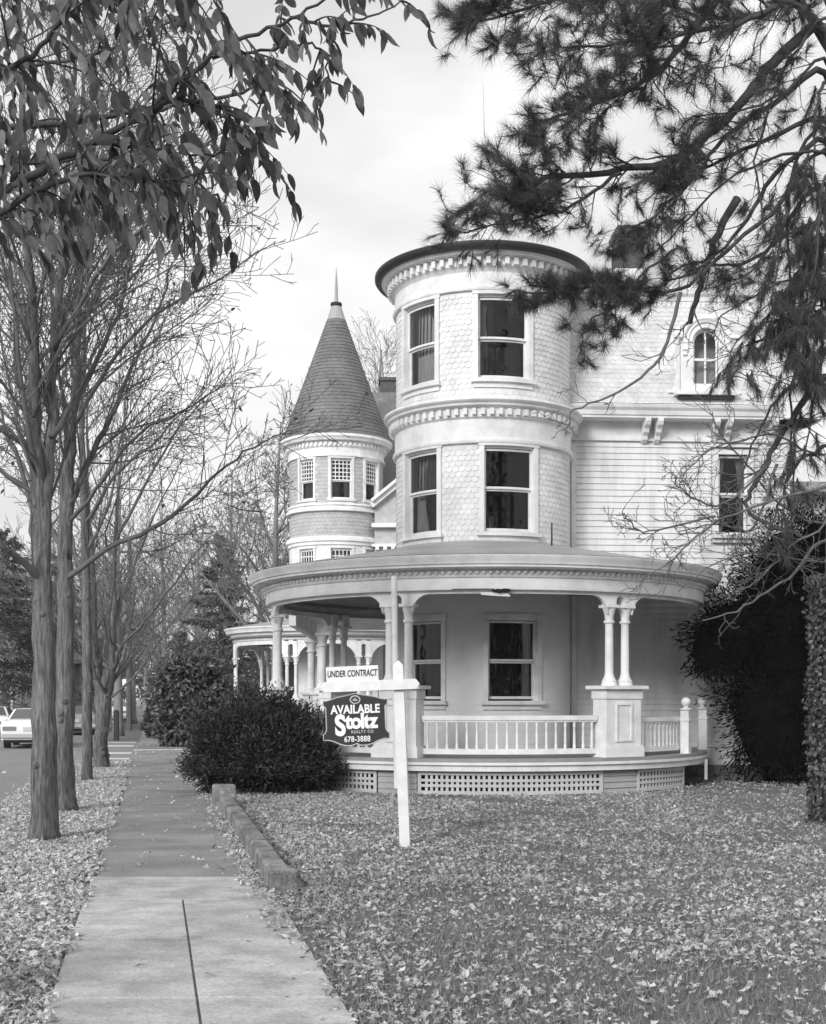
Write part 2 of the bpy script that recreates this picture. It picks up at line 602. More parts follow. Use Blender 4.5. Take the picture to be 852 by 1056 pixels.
def round_window(root, c, Rw, a, half, z0, z1, zm, curtain=None, mats='white2', muntin=None, cw=0.10, sw=0.03):
    """double-hung sash bent to the tower; glass from angle a-half to a+half"""
    a0, a1 = a - half, a + half
    ca = cw / Rw
    f = MB()
    f.cbox(c, Rw - .03, Rw + .04, a0 - ca, a0 - .012 / Rw, z0 - .03, z1 + .05)
    f.cbox(c, Rw - .03, Rw + .04, a1 + .012 / Rw, a1 + ca, z0 - .03, z1 + .05)
    f.cbox(c, Rw - .03, Rw + .05, a0 - ca - .01, a1 + ca + .01, z1 + .05, z1 + .13)
    f.cbox(c, Rw - .16, Rw - .03, a0 - .03 / Rw, a0 - .012 / Rw, z0 - .03, z1 + .03)
    f.cbox(c, Rw - .16, Rw - .03, a1 + .012 / Rw, a1 + .03 / Rw, z0 - .03, z1 + .03)
    f.cbox(c, Rw - .16, Rw - .03, a0 - .03 / Rw, a1 + .03 / Rw, z1 + .012, z1 + .05)
    w = f.build('window', mats, root)
    s = MB()
    s.cbox(c, Rw - .03, Rw + .10, a0 - ca - .02, a1 + ca + .02, z0 - .10, z0 - .03)
    s.cbox(c, Rw - .02, Rw + .035, a0 - ca, a1 + ca, z0 - .19, z0 - .10)
    s.build('sill', mats, w)
    g = sw / Rw
    sh = MB()
    for lo, hi, rr in ((zm, z1, Rw - .06), (z0, zm, Rw - .10)):
        sh.cbox(c, rr - .035, rr, a0 - .011 / Rw, a0 + g * .7, lo, hi)
        sh.cbox(c, rr - .035, rr, a1 - g * .7, a1 + .011 / Rw, lo, hi)
        sh.cbox(c, rr - .034, rr + .002, a0 + g * .7, a1 - g * .7, hi - .035, hi)
        sh.cbox(c, rr - .034, rr + .002, a0 + g * .7, a1 - g * .7, lo, lo + .05 if lo == z0 else lo + .04)
    if muntin:
        nx, nz = muntin
        rr = Rw - .065
        for i in range(1, nx):
            q = a0 + (a1 - a0) * i / nx
            sh.cbox(c, rr - .02, rr, q - .016 / Rw, q + .016 / Rw, zm, z1, 1)
        for i in range(1, nz):
            zz = zm + (z1 - zm) * i / nz
            sh.cbox(c, rr - .018, rr + .002, a0, a1, zz - .016, zz + .016)
    sh.build('sash', mats, w)
    p = MB()
    p.csheet(c, Rw - .078, a0, a1, zm + .02, z1)
    p.csheet(c, Rw - .118, a0, a1, z0, zm)
    p.build('pane', 'glass', w)
    for cu in (curtain or ()):
        b0, b1, za, zb, ga, cm = cu
        curtain_curve(c, Rw - .24, a0 + (a1 - a0) * b0, a0 + (a1 - a0) * b1, za, zb, w, ga, cm)
    return w


def flat_window(root, o, ux, un, w, h, zm=0.5, mats='white2', cw=0.11, muntin=None, curtain=True, back=True, hood=0.0):
    """o: bottom centre of the glass on the wall face; un points out of the wall"""
    o, ux, un = Vector(o), Vector(ux), Vector(un)
    Z = Vector((0, 0, 1))

    def bx(mb, u, v, d, su, sd, sv):
        mb.obox(o + ux * u + Z * v + un * d, su, sd, sv, ux, un, Z)
    f = MB()
    bx(f, -w / 2 - cw / 2 - .006, h / 2, 0.0, cw, .10, h + .04)
    bx(f, w / 2 + cw / 2 + .006, h / 2, 0.0, cw, .10, h + .04)
    bx(f, 0, h + .02 + cw / 2, .005, w + 2 * cw + .03, .11, cw)
    if hood: bx(f, 0, h + .04 + cw + .025, .04, w + 2 * cw + .12, .18, .05)
    wn = f.build('window', mats, root)
    s = MB()
    bx(s, 0, -.055, .04, w + 2 * cw + .05, .18, .07)
    bx(s, 0, -.13, .01, w + 2 * cw, .09, .08)
    s.build('sill', mats, wn)
    sh = MB()
    for lo, hi, d in ((h * zm, h, -.05), (0, h * zm, -.09)):
        bx(sh, -w / 2 + .02, (lo + hi) / 2, d, .05, .035, hi - lo)
        bx(sh, w / 2 - .02, (lo + hi) / 2, d, .05, .035, hi - lo)
        bx(sh, 0, hi - .02, d + .001, w - .09, .035, .04)
        bx(sh, 0, lo + .022, d + .001, w - .09, .035, .044)
    if muntin:
        for i in range(1, muntin[0]):
            bx(sh, -w / 2 + w * i / muntin[0], h * (1 + zm) / 2, -.052, .025, .02, h * (1 - zm))
            if len(muntin) > 2: bx(sh, -w / 2 + w * i / muntin[0], h * zm / 2, -.092, .025, .02, h * zm)
        for i in range(1, muntin[1]):
            bx(sh, 0, h * zm + h * (1 - zm) * i / muntin[1], -.05, w, .02, .025)
    sh.build('sash', mats, wn)
    p = MB()
    for lo, hi, d in ((h * zm, h, -.055), (0, h * zm, -.095)):
        p.add([o + ux * a + Z * b + un * d for a, b in ((-w / 2, lo), (w / 2, lo), (w / 2, hi), (-w / 2, hi))], [(0, 1, 2, 3)])
    p.build('pane', 'glass', wn)
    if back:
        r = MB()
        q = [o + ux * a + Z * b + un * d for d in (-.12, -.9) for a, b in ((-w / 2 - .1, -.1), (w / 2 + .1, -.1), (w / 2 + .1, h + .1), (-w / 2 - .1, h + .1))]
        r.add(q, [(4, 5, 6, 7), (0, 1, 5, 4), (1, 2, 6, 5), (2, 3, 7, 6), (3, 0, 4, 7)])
        r.build('recess', 'room_shade', wn)  # black box painting the dim room behind the glass
    if curtain:
        for sg in (-1, 1):
            cmb = MB()
            vs, n = [], 16
            for i in range(n + 1):
                t = i / n
                for j in range(7):
                    k = j / 6
                    u = sg * (w / 2 - w * .34 * t * (1 - .5 * math.sin(PI * k * .9)))
                    vs.append(o + ux * u + Z * (h - h * k) + un * (-.2 + .018 * math.sin(t * 22)))
            cmb.add(vs, [(i * 7 + j, (i + 1) * 7 + j, (i + 1) * 7 + j + 1, i * 7 + j + 1) for i in range(n) for j in range(6)])
            cmb.build('curtain', 'curtain', wn, True)
    return wn


# ------------------------------------------------------------------ porch pieces
def column(parent, x, y, z0, z1, ztop, rs_=0.07, ang=0.0, m='white2'):
    """turned column from the pedestal to its capital, square block above it up to the beam"""
    h = z1 - z0
    k = rs_ / 0.07
    prof = [(.135 * k, 0), (.135 * k, .03), (.12 * k, .05), (.125 * k, .08), (.10 * k, .115), (.085 * k, .15), (.075 * k, .19),
            (.072 * k, .22), (.066 * k, h - .33), (.068 * k, h - .31), (.092 * k, h - .30), (.092 * k, h - .265), (.07 * k, h - .25),
            (.076 * k, h - .18), (.10 * k, h - .09), (.112 * k, h - .06), (.112 * k, h - .05)]
    mb = MB()
    mb.lathe((x, y), prof, n=20, cz=z0)
    ux, uy = Vector((math.cos(ang), math.sin(ang), 0)), Vector((-math.sin(ang), math.cos(ang), 0))
    mb.obox((x, y, z1 - .025), .25 * k, .25 * k, .05, ux, uy)
    mb.obox((x, y, (z1 + ztop) / 2), .175 * k, .175 * k, ztop - z1, ux, uy)
    return mb.build('column', m, parent, True)


def pedestal(parent, c, Rp, a, z0, z1, w, d, m='white2'):
    x, y = c[0] + Rp * math.sin(a), c[1] - Rp * math.cos(a)
    ux = Vector((math.cos(a), math.sin(a), 0))
    uy = Vector((-math.sin(a), math.cos(a), 0))         # towards the axis
    mb = MB()
    C0 = Vector((x, y, 0))

    def b(zc0, zc1, ww, dd): mb.obox(C0 + Vector((0, 0, (zc0 + zc1) / 2)), ww, dd, zc1 - zc0, ux, uy)
    b(z0, z0 + .16, w, d)
    b(z0 + .16, z0 + .19, w - .03, d - .03)
    b(z0 + .19, z1 - .22, w - .08, d - .08)
    b(z1 - .22, z1 - .06, w - .04, d - .04)
    b(z1 - .06, z1, w + .10, d + .10)
    ob = mb.build('pedestal', m, parent, bevel=.006)
    pn = MB()
    zc = (z0 + .19 + z1 - .22) / 2
    hh = (z1 - .22 - z0 - .19)
    face = C0 - uy * (d / 2 - .04)
    pw, ph, t = w * .42, hh * .78, .035
    for su, sv, cu, cv in ((pw, t, 0, ph / 2), (pw, t, 0, -ph / 2), (t, ph - t, -pw / 2 + t / 2, 0), (t, ph - t, pw / 2 - t / 2, 0)):
        pn.obox(face + ux * cu + Vector((0, 0, zc + cv)) - uy * .010, su, .022, sv, ux, uy)
    pn.build('panel_moulding', m, ob)
    return ob


def arch_bay(mb, c, r0, r1, a0, a1, ztop, zb, r, Rr):
    """arched plate between two posts: quarter-round brackets of radius r at both ends"""
    def f(a):
        s = min(a - a0, a1 - a) * Rr
        if s >= r: return zb
        return zb - (r - math.sqrt(max(0, r * r - (r - s) ** 2)))
    n = 56
    mb.cplate(c, r0, r1, a0, a1, ztop, f, n)


def dentils(mb, c, Rr, a0, a1, z0, z1, w, gap, d, sphere=False):
    n = int((a1 - a0) * Rr / (w + gap))
    for i in range(n):
        a = a0 + (a1 - a0) * (i + .5) / n
        if sphere:
            mb.ball((c[0] + Rr * math.sin(a), c[1] - Rr * math.cos(a), (z0 + z1) / 2), (z1 - z0) / 2, 7)
        else:
            mb.cbox(c, Rr, Rr + d, a - w / 2 / Rr, a + w / 2 / Rr, z0, z1, 1)
    return mb


def lattice(parent, c, Rr, a0, a1, z0, z1, frame=.06, cell=.085, strip=.045, m='lattice'):
    mb = MB()
    g = frame / Rr
    mb.cbox(c, Rr - .02, Rr + .025, a0, a1, z1 - frame, z1)
    mb.cbox(c, Rr - .02, Rr + .025, a0, a1, z0, z0 + frame)
    mb.cbox(c, Rr - .019, Rr + .024, a0, a0 + g, z0 + frame, z1 - frame)
    mb.cbox(c, Rr - .019, Rr + .024, a1 - g, a1, z0 + frame, z1 - frame)
    n = int((a1 - a0 - 2 * g) * Rr / cell)
    for i in range(1, n):
        a = a0 + g + (a1 - a0 - 2 * g) * i / n
        mb.cbox(c, Rr - .008, Rr + .006, a - strip / 2 / Rr, a + strip / 2 / Rr, z0 + frame, z1 - frame, 1)
    k = max(2, int(round((z1 - z0 - 2 * frame) / cell)))
    for i in range(1, k):
        z = z0 + frame + (z1 - z0 - 2 * frame) * i / k
        mb.cbox(c, Rr + .007, Rr + .018, a0 + g, a1 - g, z - strip / 2, z + strip / 2)
    return mb.build('lattice_panel', m, parent)


def balustrade(parent, c, Rr, a0, a1, zb, zt, n, m='white2'):
    mb = MB()
    mb.cbox(c, Rr - .05, Rr + .05, a0, a1, zt - .075, zt)
    mb.cbox(c, Rr - .03, Rr + .03, a0, a1, zt - .105, zt - .075)
    mb.cbox(c, Rr - .04, Rr + .04, a0, a1, zb, zb + .09)
    o = mb.build('balustrade', m, parent)
    for i in range(n):
        a = a0 + (a1 - a0) * (i + .5) / n
        b = MB()
        x, y = c[0] + Rr * math.sin(a), c[1] - Rr * math.cos(a)
        H = zt - .105 - zb - .09
        b.lathe((x, y), [(.024, 0), (.024, H * .14), (.017, H * .18), (.024, H * .3), (.020, H * .55), (.014, H * .78), (.02, H * .82), (.022, H * .86), (.022, H)], n=8, cz=zb + .09)
        b.build('baluster', m, o, True)
    return o


# ================================================================== MAIN HOUSE
C = (1.35, 24.4)
RT = 1.67
UX = Vector((1, .065, 0)).normalized()
UN = Vector((UX.y, -UX.x, 0))               # outward from the side wall, towards the camera
W0 = Vector((0.3, 24.45, 0))                # corner under the tower


def SW(u, z, out=0.0):
    p = W0 + UX * u + UN * out
    return Vector((p.x, p.y, z))


house = thing('victorian_house', (C[0], C[1], 0), 'large white house with round corner tower, mansard roof and curved porch behind the signpost', 'house')

# -- tower body
wins1 = [(R(16.5), R(16), 1.565, 2.98, 2.25), (R(-44), R(14), 1.565, 2.98, 2.25)]
wins2 = [(R(14), R(15.8), 4.61, 6.09, 5.37), (R(-47), R(14), 4.61, 6.09, 5.37)]
wins3 = [(R(10.2), R(15.8), 7.38, 8.82, 8.08), (R(-48.5), R(14), 7.38, 8.82, 8.08)]


def ring_wall(mb, wins, z0, z1, r0, r1):
    ws = sorted([(a - h - .02, a + h + .02) for a, h, _, _, _ in wins])
    zb, zt = min(w[2] for w in wins) - .03, max(w[3] for w in wins) + .03
    mb.cbox(C, r0, r1, -PI, PI, z0, zb, 90)
    mb.cbox(C, r0, r1, -PI, PI, zt, z1, 90)
    e = -PI
    for s, t in ws:
        mb.cbox(C, r0, r1, e, s, zb, zt)
        e = t
    mb.cbox(C, r0, r1, e, PI, zb, zt)


tw = MB()
for ws, a, b in ((wins1, 0.0, 4.30), (wins2, 4.302, 6.90), (wins3, 6.902, 9.60)):
    ring_wall(tw, ws, a, b, RT - .15, RT)
tower = tw.build('tower_wall', 'white', house, True)


def cyl(u, v, out):
    a = u / RT
    return Vector((C[0] + (RT + out) * math.sin(a), C[1] - (RT + out) * math.cos(a), v))


def skipper(wins):
    def f(u, v):
        a = u / RT
        for w, h, z0, z1, _ in wins:
            if abs(a - w) < h + .10 / RT and z0 - .2 < v < z1 + .13: return True
        return False
    return f


A0, A1 = R(-170), R(100)
sh = MB()
tiles(sh, cyl, A0 * RT, A1 * RT, 4.32, 6.18, .118, .097, skipper(wins2))
tiles(sh, cyl, A0 * RT, A1 * RT, 6.97, 8.93, .118, .097, skipper(wins3))
sh.build('tower_cladding', 'shingle', tower)
cb = MB()
clapboards(cb, cyl, A0 * RT, A1 * RT, .62, 4.0, .12,
           [((a - h) * RT - .1, (a + h) * RT + .1, z0 - .18, z1 + .12) for a, h, z0, z1, _ in wins1], du=.09, lift=.010)
cb.build('tower_clapboards', 'porchgrey', tower, True)
core = MB()  # added black cylinder and rings, painting dark rooms behind the tower glass
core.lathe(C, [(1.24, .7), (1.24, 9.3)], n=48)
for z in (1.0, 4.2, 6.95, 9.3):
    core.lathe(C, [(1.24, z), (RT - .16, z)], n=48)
core.build('dark_room_backing', 'room_shade', tower)

for i, (a, h, z0, z1, zm) in enumerate(wins1):
    cu = [(0.0, .13, z0, z1, .6, 'curtain'), (1.0, .80, z0, z1, .55, 'curtain')] if i == 0 else [(.6, .8, z0, z1, 0, 'blind')]
    round_window(house, C, RT, a, h, z0, z1, zm, cu, 'white')
for i, (a, h, z0, z1, zm) in enumerate(wins2):
    cu = [(0.0, .16, z0 - .0, z1, .6, 'curtain'), (.55, .62, z0, z1, .1, 'blind')] if i == 0 else [(0.0, 1.0, zm + .1, z1, 0, 'blind'), (.0, .5, z0, z1, .3, 'curtain')]
    round_window(house, C, RT, a, h, z0, z1, zm, cu)
for i, (a, h, z0, z1, zm) in enumerate(wins3):
    cu = [(0.0, 1.0, z0, zm, 0, 'blind'), (0.0, .2, zm, z1, .3, 'curtain'), (.2, .34, zm, z1, .2, 'blind')] if i == 0 else [(0.0, 1.0, zm - .1, z1, 0, 'blind'), (.1, .95, z0, z1, 0, 'curtain')]
    round_window(house, C, RT, a, h, z0, z1, zm, cu)

# -- belt cornice and top cornice
bc = MB()
bc.lathe(C, [(RT, 7.0), (1.80, 7.0), (1.84, 6.985), (1.91, 6.965), (1.92, 6.93), (1.90, 6.90), (1.86, 6.885), (1.85, 6.84), (1.79, 6.815), (1.745, 6.81),
             (1.745, 6.65), (1.725, 6.635), (1.70, 6.62), (1.70, 6.27), (1.735, 6.262), (1.745, 6.22), (1.73, 6.185), (RT, 6.18)], n=96)
belt = bc.build('belt_cornice', 'white2', house, True)
dentils(MB(), C, 1.746, R(-175), R(92), 6.68, 6.79, .07, .085, .075).build('dentil_moulding', 'white2', belt, True)
tcn = MB()
tcn.lathe(C, [(1.96, 9.575), (1.94, 9.56), (1.93, 9.53), (1.86, 9.515), (1.77, 9.51), (1.77, 9.36), (1.75, 9.345), (1.73, 9.33), (1.71, 9.28), (1.70, 9.27),
              (1.70, 9.02), (1.735, 9.012), (1.745, 8.97), (1.73, 8.935), (RT, 8.93)], n=96)
topc = tcn.build('tower_cornice', 'white2', house, True)
dentils(MB(), C, 1.771, -PI, PI, 9.375, 9.50, .075, .09, .08).build('dentil_moulding', 'white2', topc, True)
rim = MB()
rim.lathe(C, [(1.95, 9.575), (2.03, 9.58), (2.06, 9.60), (2.09, 9.64), (2.09, 9.69), (2.05, 9.715), (1.9, 9.73)], n=96)
rim.build('gutter', 'darkmetal', house, True)
tr = MB()
tr.lathe(C, [(2.04, 9.72), (1.7, 9.82), (1.2, 10.02), (.78, 10.35), (.50, 10.8), (.36, 11.4)], n=64)
troof = tr.build('tower_roof', 'tinpale', house, True)
sp = MB()
sp.lathe(C, [(.37, 11.39), (.33, 11.42), (.22, 11.75), (.12, 12.1), (.07, 12.2), (.12, 12.26), (.12, 12.32), (.05, 12.38), (.03, 12.9), (.012, 13.45), (.001, 13.5)], n=20)
sp.build('finial', 'white', troof, True)

# -- side wall, corner boards, frieze, cornice
WIN = dict(u=(755 - CX) / F * 24.9 - .3, w=.58, z0=4.81, h=1.54)
mw = MB()
UL = 7.15
bsk = MB()
for z0, z1, h0, h1 in ((0, 4.7, None, None), (4.7, 6.46, WIN['u'] - .33, WIN['u'] + .33), (6.46, 7.05, None, None)):
    for a, b in (((0, UL),) if h0 is None else ((0, h0), (h1, UL))):
        bsk.obox(SW((a + b) / 2, (z0 + z1) / 2, -.1), b - a, .16, z1 - z0 - .002, UX, UN)
DEP = 11.0
# facade on the street side, right side and back
for (a, b) in ((SW(1.0, 0, -.2), SW(1.0, 0, -DEP)), (SW(UL, 0, -.2), SW(UL, 0, -DEP)), (SW(1.05, 0, -DEP), SW(UL - .05, 0, -DEP))):
    a, b = Vector(a), Vector(b)
    bsk.bar(a + Vector((0, 0, 3.52)), b + Vector((0, 0, 3.52)), .16, 7.04)
mwall = bsk.build('main_wall', 'white', house)
clapboards(mw, lambda u, v, o: SW(u, v, o), 0.9, UL - .12, .62, 6.62, .12,
           [(WIN['u'] - .42, WIN['u'] + .42, WIN['z0'] - .17, WIN['z0'] + WIN['h'] + .2)])
mw.build('clapboards', 'clap', mwall)
fw = MB()
clapboards(fw, lambda u, v, o: W0 + UX * (1.0 - .085 - o) - UN * u + Vector((0, 0, v)), .9, DEP, .62, 6.6, .12)
fw.build('clapboards', 'clap', mwall)
tm = MB()
tm.obox(SW(2.84, 3.6, .02), .09, .06, 5.9, UX, UN)
tm.obox(SW(UL - .06, 3.6, .012), .13, .05, 6.0, UX, UN)
tm.obox(SW(UL / 2, 6.83, .02), UL, .05, .34, UX, UN)
tm.obox(SW(UL / 2, 6.64, .035), UL, .07, .05, UX, UN)
tm.obox(SW(UL / 2, .42, .03), UL, .06, .3, UX, UN)
tm.build('trim_boards', 'white2', mwall)
sk = MB()
sk.obox(SW(UL / 2, .13, .0), UL, .1, .26, UX, UN)
sk.build('foundation', 'stone', mwall)
dp = MB()
dp.tube([SW(2.72, .3, .09), SW(2.72, 4.3, .09), SW(2.72, 6.9, .09)], [.035] * 3, 8)
dp.build('downpipe', 'white2', house, True)
cn = MB()


def cornice_prof(mb, prof, a, b, ux, un):
    # profile (out, z) pulled from a to b
    vs = []
    for q in (a, b):
        for o, z in prof: vs.append(Vector((q.x, q.y, 0)) + un * o + Vector((0, 0, z)))
    k = len(prof)
    mb.add(vs, [(i, i + 1, k + i + 1, k + i) for i in range(k - 1)] + [tuple(reversed(range(k))), tuple(range(k, 2 * k))])


CP = [(-.3, 6.99), (.42, 6.99), (.42, 7.03), (.45, 7.04), (.47, 7.12), (.52, 7.17), (.54, 7.22), (.50, 7.24), (-.3, 7.30)]
cornice_prof(cn, CP, SW(1.3, 0), SW(UL + .5, 0), UX, UN)
cornice_prof(cn, CP, SW(UL, 0, .54), SW(UL, 0, -DEP), UN, UX)
cornice_prof(cn, CP, SW(1.0, 0, -1.5), SW(1.0, 0, -DEP), UN, -UX)
cn.build('eaves_cornice', 'white2', house)
for u in [(x - CX) / F * 24.6 - .3 for x in (665, 678, 737, 751, 798)]:
    b = MB()
    poly = [(0, 6.99), (.40, 6.99), (.40, 6.93), (.36, 6.86), (.26, 6.82), (.22, 6.74), (.13, 6.70), (.10, 6.62), (0, 6.56)]
    o = SW(u - .055, 0, .045)
    b.prism(poly, o, UN, (0, 0, 1), UX, .11)
    b.build('bracket', 'white2', house, bevel=.01)
flat_window(house, SW(WIN['u'], WIN['z0'], 0.03), UX, UN, WIN['w'], WIN['h'], .5, hood=1)

# -- mansard
Z0, Z1, INS = 7.30, 9.62, .95


def MS(u, v, out=0.0):                      # v metres up the slope
    L = math.hypot(Z1 - Z0, INS)
    t = v / L
    n = (UN * (Z1 - Z0) + Vector((0, 0, INS))) / L
    return SW(u, Z0 + (Z1 - Z0) * t, .30 - INS * t) + n * out


ms = MB()
ML = math.hypot(Z1 - Z0, INS)
bl = [SW(1.2, Z0, .3), SW(UL + .3, Z0, .3), SW(UL + .3, Z0, -DEP - .2), SW(.8, Z0, -DEP - .2)]
tl = [SW(1.6, Z1, .3 - INS), SW(UL + .3 - INS, Z1, .3 - INS), SW(UL + .3 - INS, Z1, -DEP + .5), SW(1.6, Z1, -DEP + .5)]
ms.add(bl + tl, [(0, 1, 5, 4), (1, 2, 6, 5), (2, 3, 7, 6), (3, 0, 4, 7), (4, 5, 6, 7)])
mroof = ms.build('mansard_roof', 'shingle', house)
DU = (727 - CX) / F * 24.55 - .3


def mskip(u, v):
    z = Z0 + (Z1 - Z0) * v / ML
    if abs(u - DU) < .5 and z < 8.95: return True
    return u > UL + .27 - INS * v / ML or u < 1.0


mt = MB()
tiles(mt, MS, .9, UL + .3, 0.02, ML - .02, .13, .108, mskip)
mt.build('roof_shingles', 'roofshingle', mroof)
mtc = MB()
CP2 = [(-.5, 9.58), (.05, 9.58), (.07, 9.66), (.14, 9.70), (.17, 9.78), (.14, 9.81), (-.5, 9.83)]
cornice_prof(mtc, CP2, SW(1.5, 0, .3 - INS), SW(UL + .45 - INS, 0, .3 - INS), UX, UN)
cornice_prof(mtc, CP2, SW(UL + .3 - INS, 0, .26 - INS), SW(UL + .3 - INS, 0, -DEP + .5), UN, UX)
mtc.obox(SW(UL / 2 + .5, 9.81, -DEP / 2), UL - 2.2, DEP - 1.2, .05, UX, UN)
mtc.build('deck_cornice', 'white2', mroof)
mf = MB()
for i in range(40):
    u = 2.6 + i * .1
    if u > UL - .7: break
    mf.obox(SW(u, 9.50, .3 - INS + .06), .05, .06, .10, UX, UN)
mf.build('dentil_moulding', 'white2', mroof)

# -- dormer
dz0, dzs, dza, dw = 7.52, 7.66, 8.50, .245          # base, sill, arch spring, half glass width
DF = .30
df = MB()


def ztop(u):
    if abs(u) < .42: return 8.62 + math.sqrt(max(0, .42 ** 2 - u * u)) * .72
    return 8.62


n = 40
us = sorted(set([-.5 + i / n for i in range(n + 1)] + [-dw, dw]))
for a, b in zip(us[:-1], us[1:]):
    m_ = (a + b) / 2
    segs = []
    if abs(m_) < dw:
        segs.append((dz0, dz0, dzs, dzs))
        fa, fb = [dza + math.sqrt(max(0, dw * dw - q * q)) for q in (a, b)]
        segs.append((fa, fb, ztop(a), ztop(b)))
    else:
        segs.append((dz0, dz0, ztop(a), ztop(b)))
    for za, zb, zc, zd in segs:
        vs = [SW(DU + q, z, o) for o in (DF - .09, DF) for q, z in ((a, za), (b, zb), (b, zd), (a, zc))]
        df.add(vs, [(3, 2, 1, 0), (4, 5, 6, 7), (0, 1, 5, 4), (2, 3, 7, 6)])
# cheeks and barrel roof back into the slope
for sg in (-1, 1):
    df.obox(SW(DU + sg * .47, (dz0 + 8.62) / 2, DF - .65), .05, 1.1, 8.62 - dz0, UX, UN)
vs = []
for i in range(13):
    u = -.5 + i / 12
    vs += [SW(DU + u, ztop(u) + .004, DF), SW(DU + u, ztop(u) + .004, DF - 1.3)]
df.add(vs, [(2 * i, 2 * i + 2, 2 * i + 3, 2 * i + 1) for i in range(12)])
dorm = df.build('dormer', 'white2', house)
hood = MB()
for rad, zc, wd, th in ((.45, 8.60, .05, .09), (.36, 8.54, .025, .07), (.285, 8.50, .02, .05)):
    pts = [SW(DU + rad * math.cos(t), zc + rad * math.sin(t) * (.78 if rad > .4 else 1), DF + .02) for t in [PI * i / 20 for i in range(21)]]
    hood.tube(pts, [wd] * 21, 6)
for sg in (-1, 1):
    hood.obox(SW(DU + sg * .54, 8.60, DF + .03), .2, .12, .06, UX, UN)
    hood.obox(SW(DU + sg * .42, 8.45, DF + .03), .09, .10, .24, UX, UN)
    hood.obox(SW(DU + sg * .42, 8.28, DF + .02), .07, .06, .08, UX, UN)
    # flared scroll at the side
    hood.prism([(.0, 0), (sg * .22, 0), (sg * .13, .12), (sg * .06, .4), (sg * .03, .8), (0, .85)][::sg], SW(DU + sg * .5, dz0, DF - .08), UX, (0, 0, 1), UN, .05)
hood.build('hood_moulding', 'white2', dorm, True)
ds = MB()
ds.obox(SW(DU, dz0 - .03, DF + .03), 1.25, .22, .07, UX, UN)
ds.build('sill', 'white2', dorm)
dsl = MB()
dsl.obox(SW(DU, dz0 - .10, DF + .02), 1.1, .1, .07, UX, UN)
dsl.build('sill_painted_shadow', 'darkmetal', dorm)  # dark strip painting the shade under the dormer sill
dsa = MB()
dsa.obox(SW(DU, (dzs + dza + dw) / 2, DF - .06), .035, .03, dza + dw - dzs, UX, UN)
dsa.obox(SW(DU, 8.17, DF - .058), dw * 2, .036, .05, UX, UN)
pts = [SW(DU - dw + .012, dzs, DF - .06)] + [SW(DU + (dw - .012) * math.cos(t), dza + (dw - .012) * math.sin(t), DF - .06) for t in [PI - PI * i / 16 for i in range(17)]] + [SW(DU + dw - .012, dzs, DF - .06)]
dsa.tube(pts, [.025] * len(pts), 4)
dsa.obox(SW(DU, dzs + .02, DF - .06), dw * 2, .03, .05, UX, UN)
dsa.build('sash', 'white2', dorm)
dpn = MB()
pp = [SW(DU - dw, dzs, DF - .065), SW(DU + dw, dzs, DF - .065)] + [SW(DU + dw * math.cos(t), dza + dw * math.sin(t), DF - .065) for t in [PI * i / 16 for i in range(17)]]
dpn.add(pp, [tuple(range(len(pp)))])
dpn.build('pane', 'glass', dorm)
dvo = MB()
q = [SW(DU + a, z, o) for o in (DF - .1, DF - .75) for a, z in ((-.42, dz0), (.42, dz0), (.42, 8.75), (-.42, 8.75))]
dvo.add(q, [(4, 5, 6, 7), (0, 1, 5, 4), (1, 2, 6, 5), (2, 3, 7, 6), (3, 0, 4, 7)])
dvo.build('recess', 'room_shade', dorm)  # black box painting the dimness inside the dormer

# -- chimney
ch = MB()
cc = P(647, 300, 27.0)
ch.obox((cc.x, cc.y, 10.2), .72, .8, .9, UX, UN)
cb_ = ch.build('chimney', 'white', house)
c2 = MB()
c2.obox((cc.x, cc.y, 10.95), .54, .62, .9, UX, UN)
c2.obox((cc.x, cc.y, 11.42), .64, .72, .14, UX, UN)
c2.obox((cc.x, cc.y, 11.54), .56, .64, .1, UX, UN)
c2.build('chimney_stack', 'brick', cb_)

# -- rear wing to the right
wg = MB()
wa, wb = SW(UL + .08, 0, -1.3), SW(UL + 4.5, 0, -1.3)
wg.obox((wa + wb) / 2 + Vector((0, 0, 2.9)) - UN * 3, 4.4, 6, 5.8, UX, UN)
wing = wg.build('rear_wing', 'white', house)
wc = MB()
clapboards(wc, lambda u, v, o: Vector((wa.x, wa.y, v)) + UX * u + UN * (o + .012), 0.05, 4.3, .6, 5.7, .12)
wc.build('clapboards', 'clap', wing)
wr = MB()
wr.obox((wa + wb) / 2 + Vector((0, 0, 5.9)) - UN * 2.9, 4.6, 6.9, .2, UX, UN)
wr.build('wing_roof', 'tin', wing)

# -- porch
RE, RF, RC = 4.5, 4.2, 3.98
PA0, PA1 = R(-165), R(92)
FL = .606
pf = MB()
pf.cbox(C, RT + .02, RF + .03, PA0, PA1, FL - .05, FL, 80)
porch = pf.build('porch_floor', 'floor', house)
pfa = MB()
pfa.cbox(C, RF - .06, RF - .005, PA0, PA1, FL - .20, FL - .052, 80)
pfa.cbox(C, RF - .004, RF + .045, PA0, PA1, FL - .10, FL - .054, 80)
pfa.build('porch_fascia', 'white2', porch, True)
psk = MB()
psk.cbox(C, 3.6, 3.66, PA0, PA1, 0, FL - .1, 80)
psk.build('crawlspace_shade_sheet', 'void', porch)  # black sheet painting the shade under the porch, behind the lattice
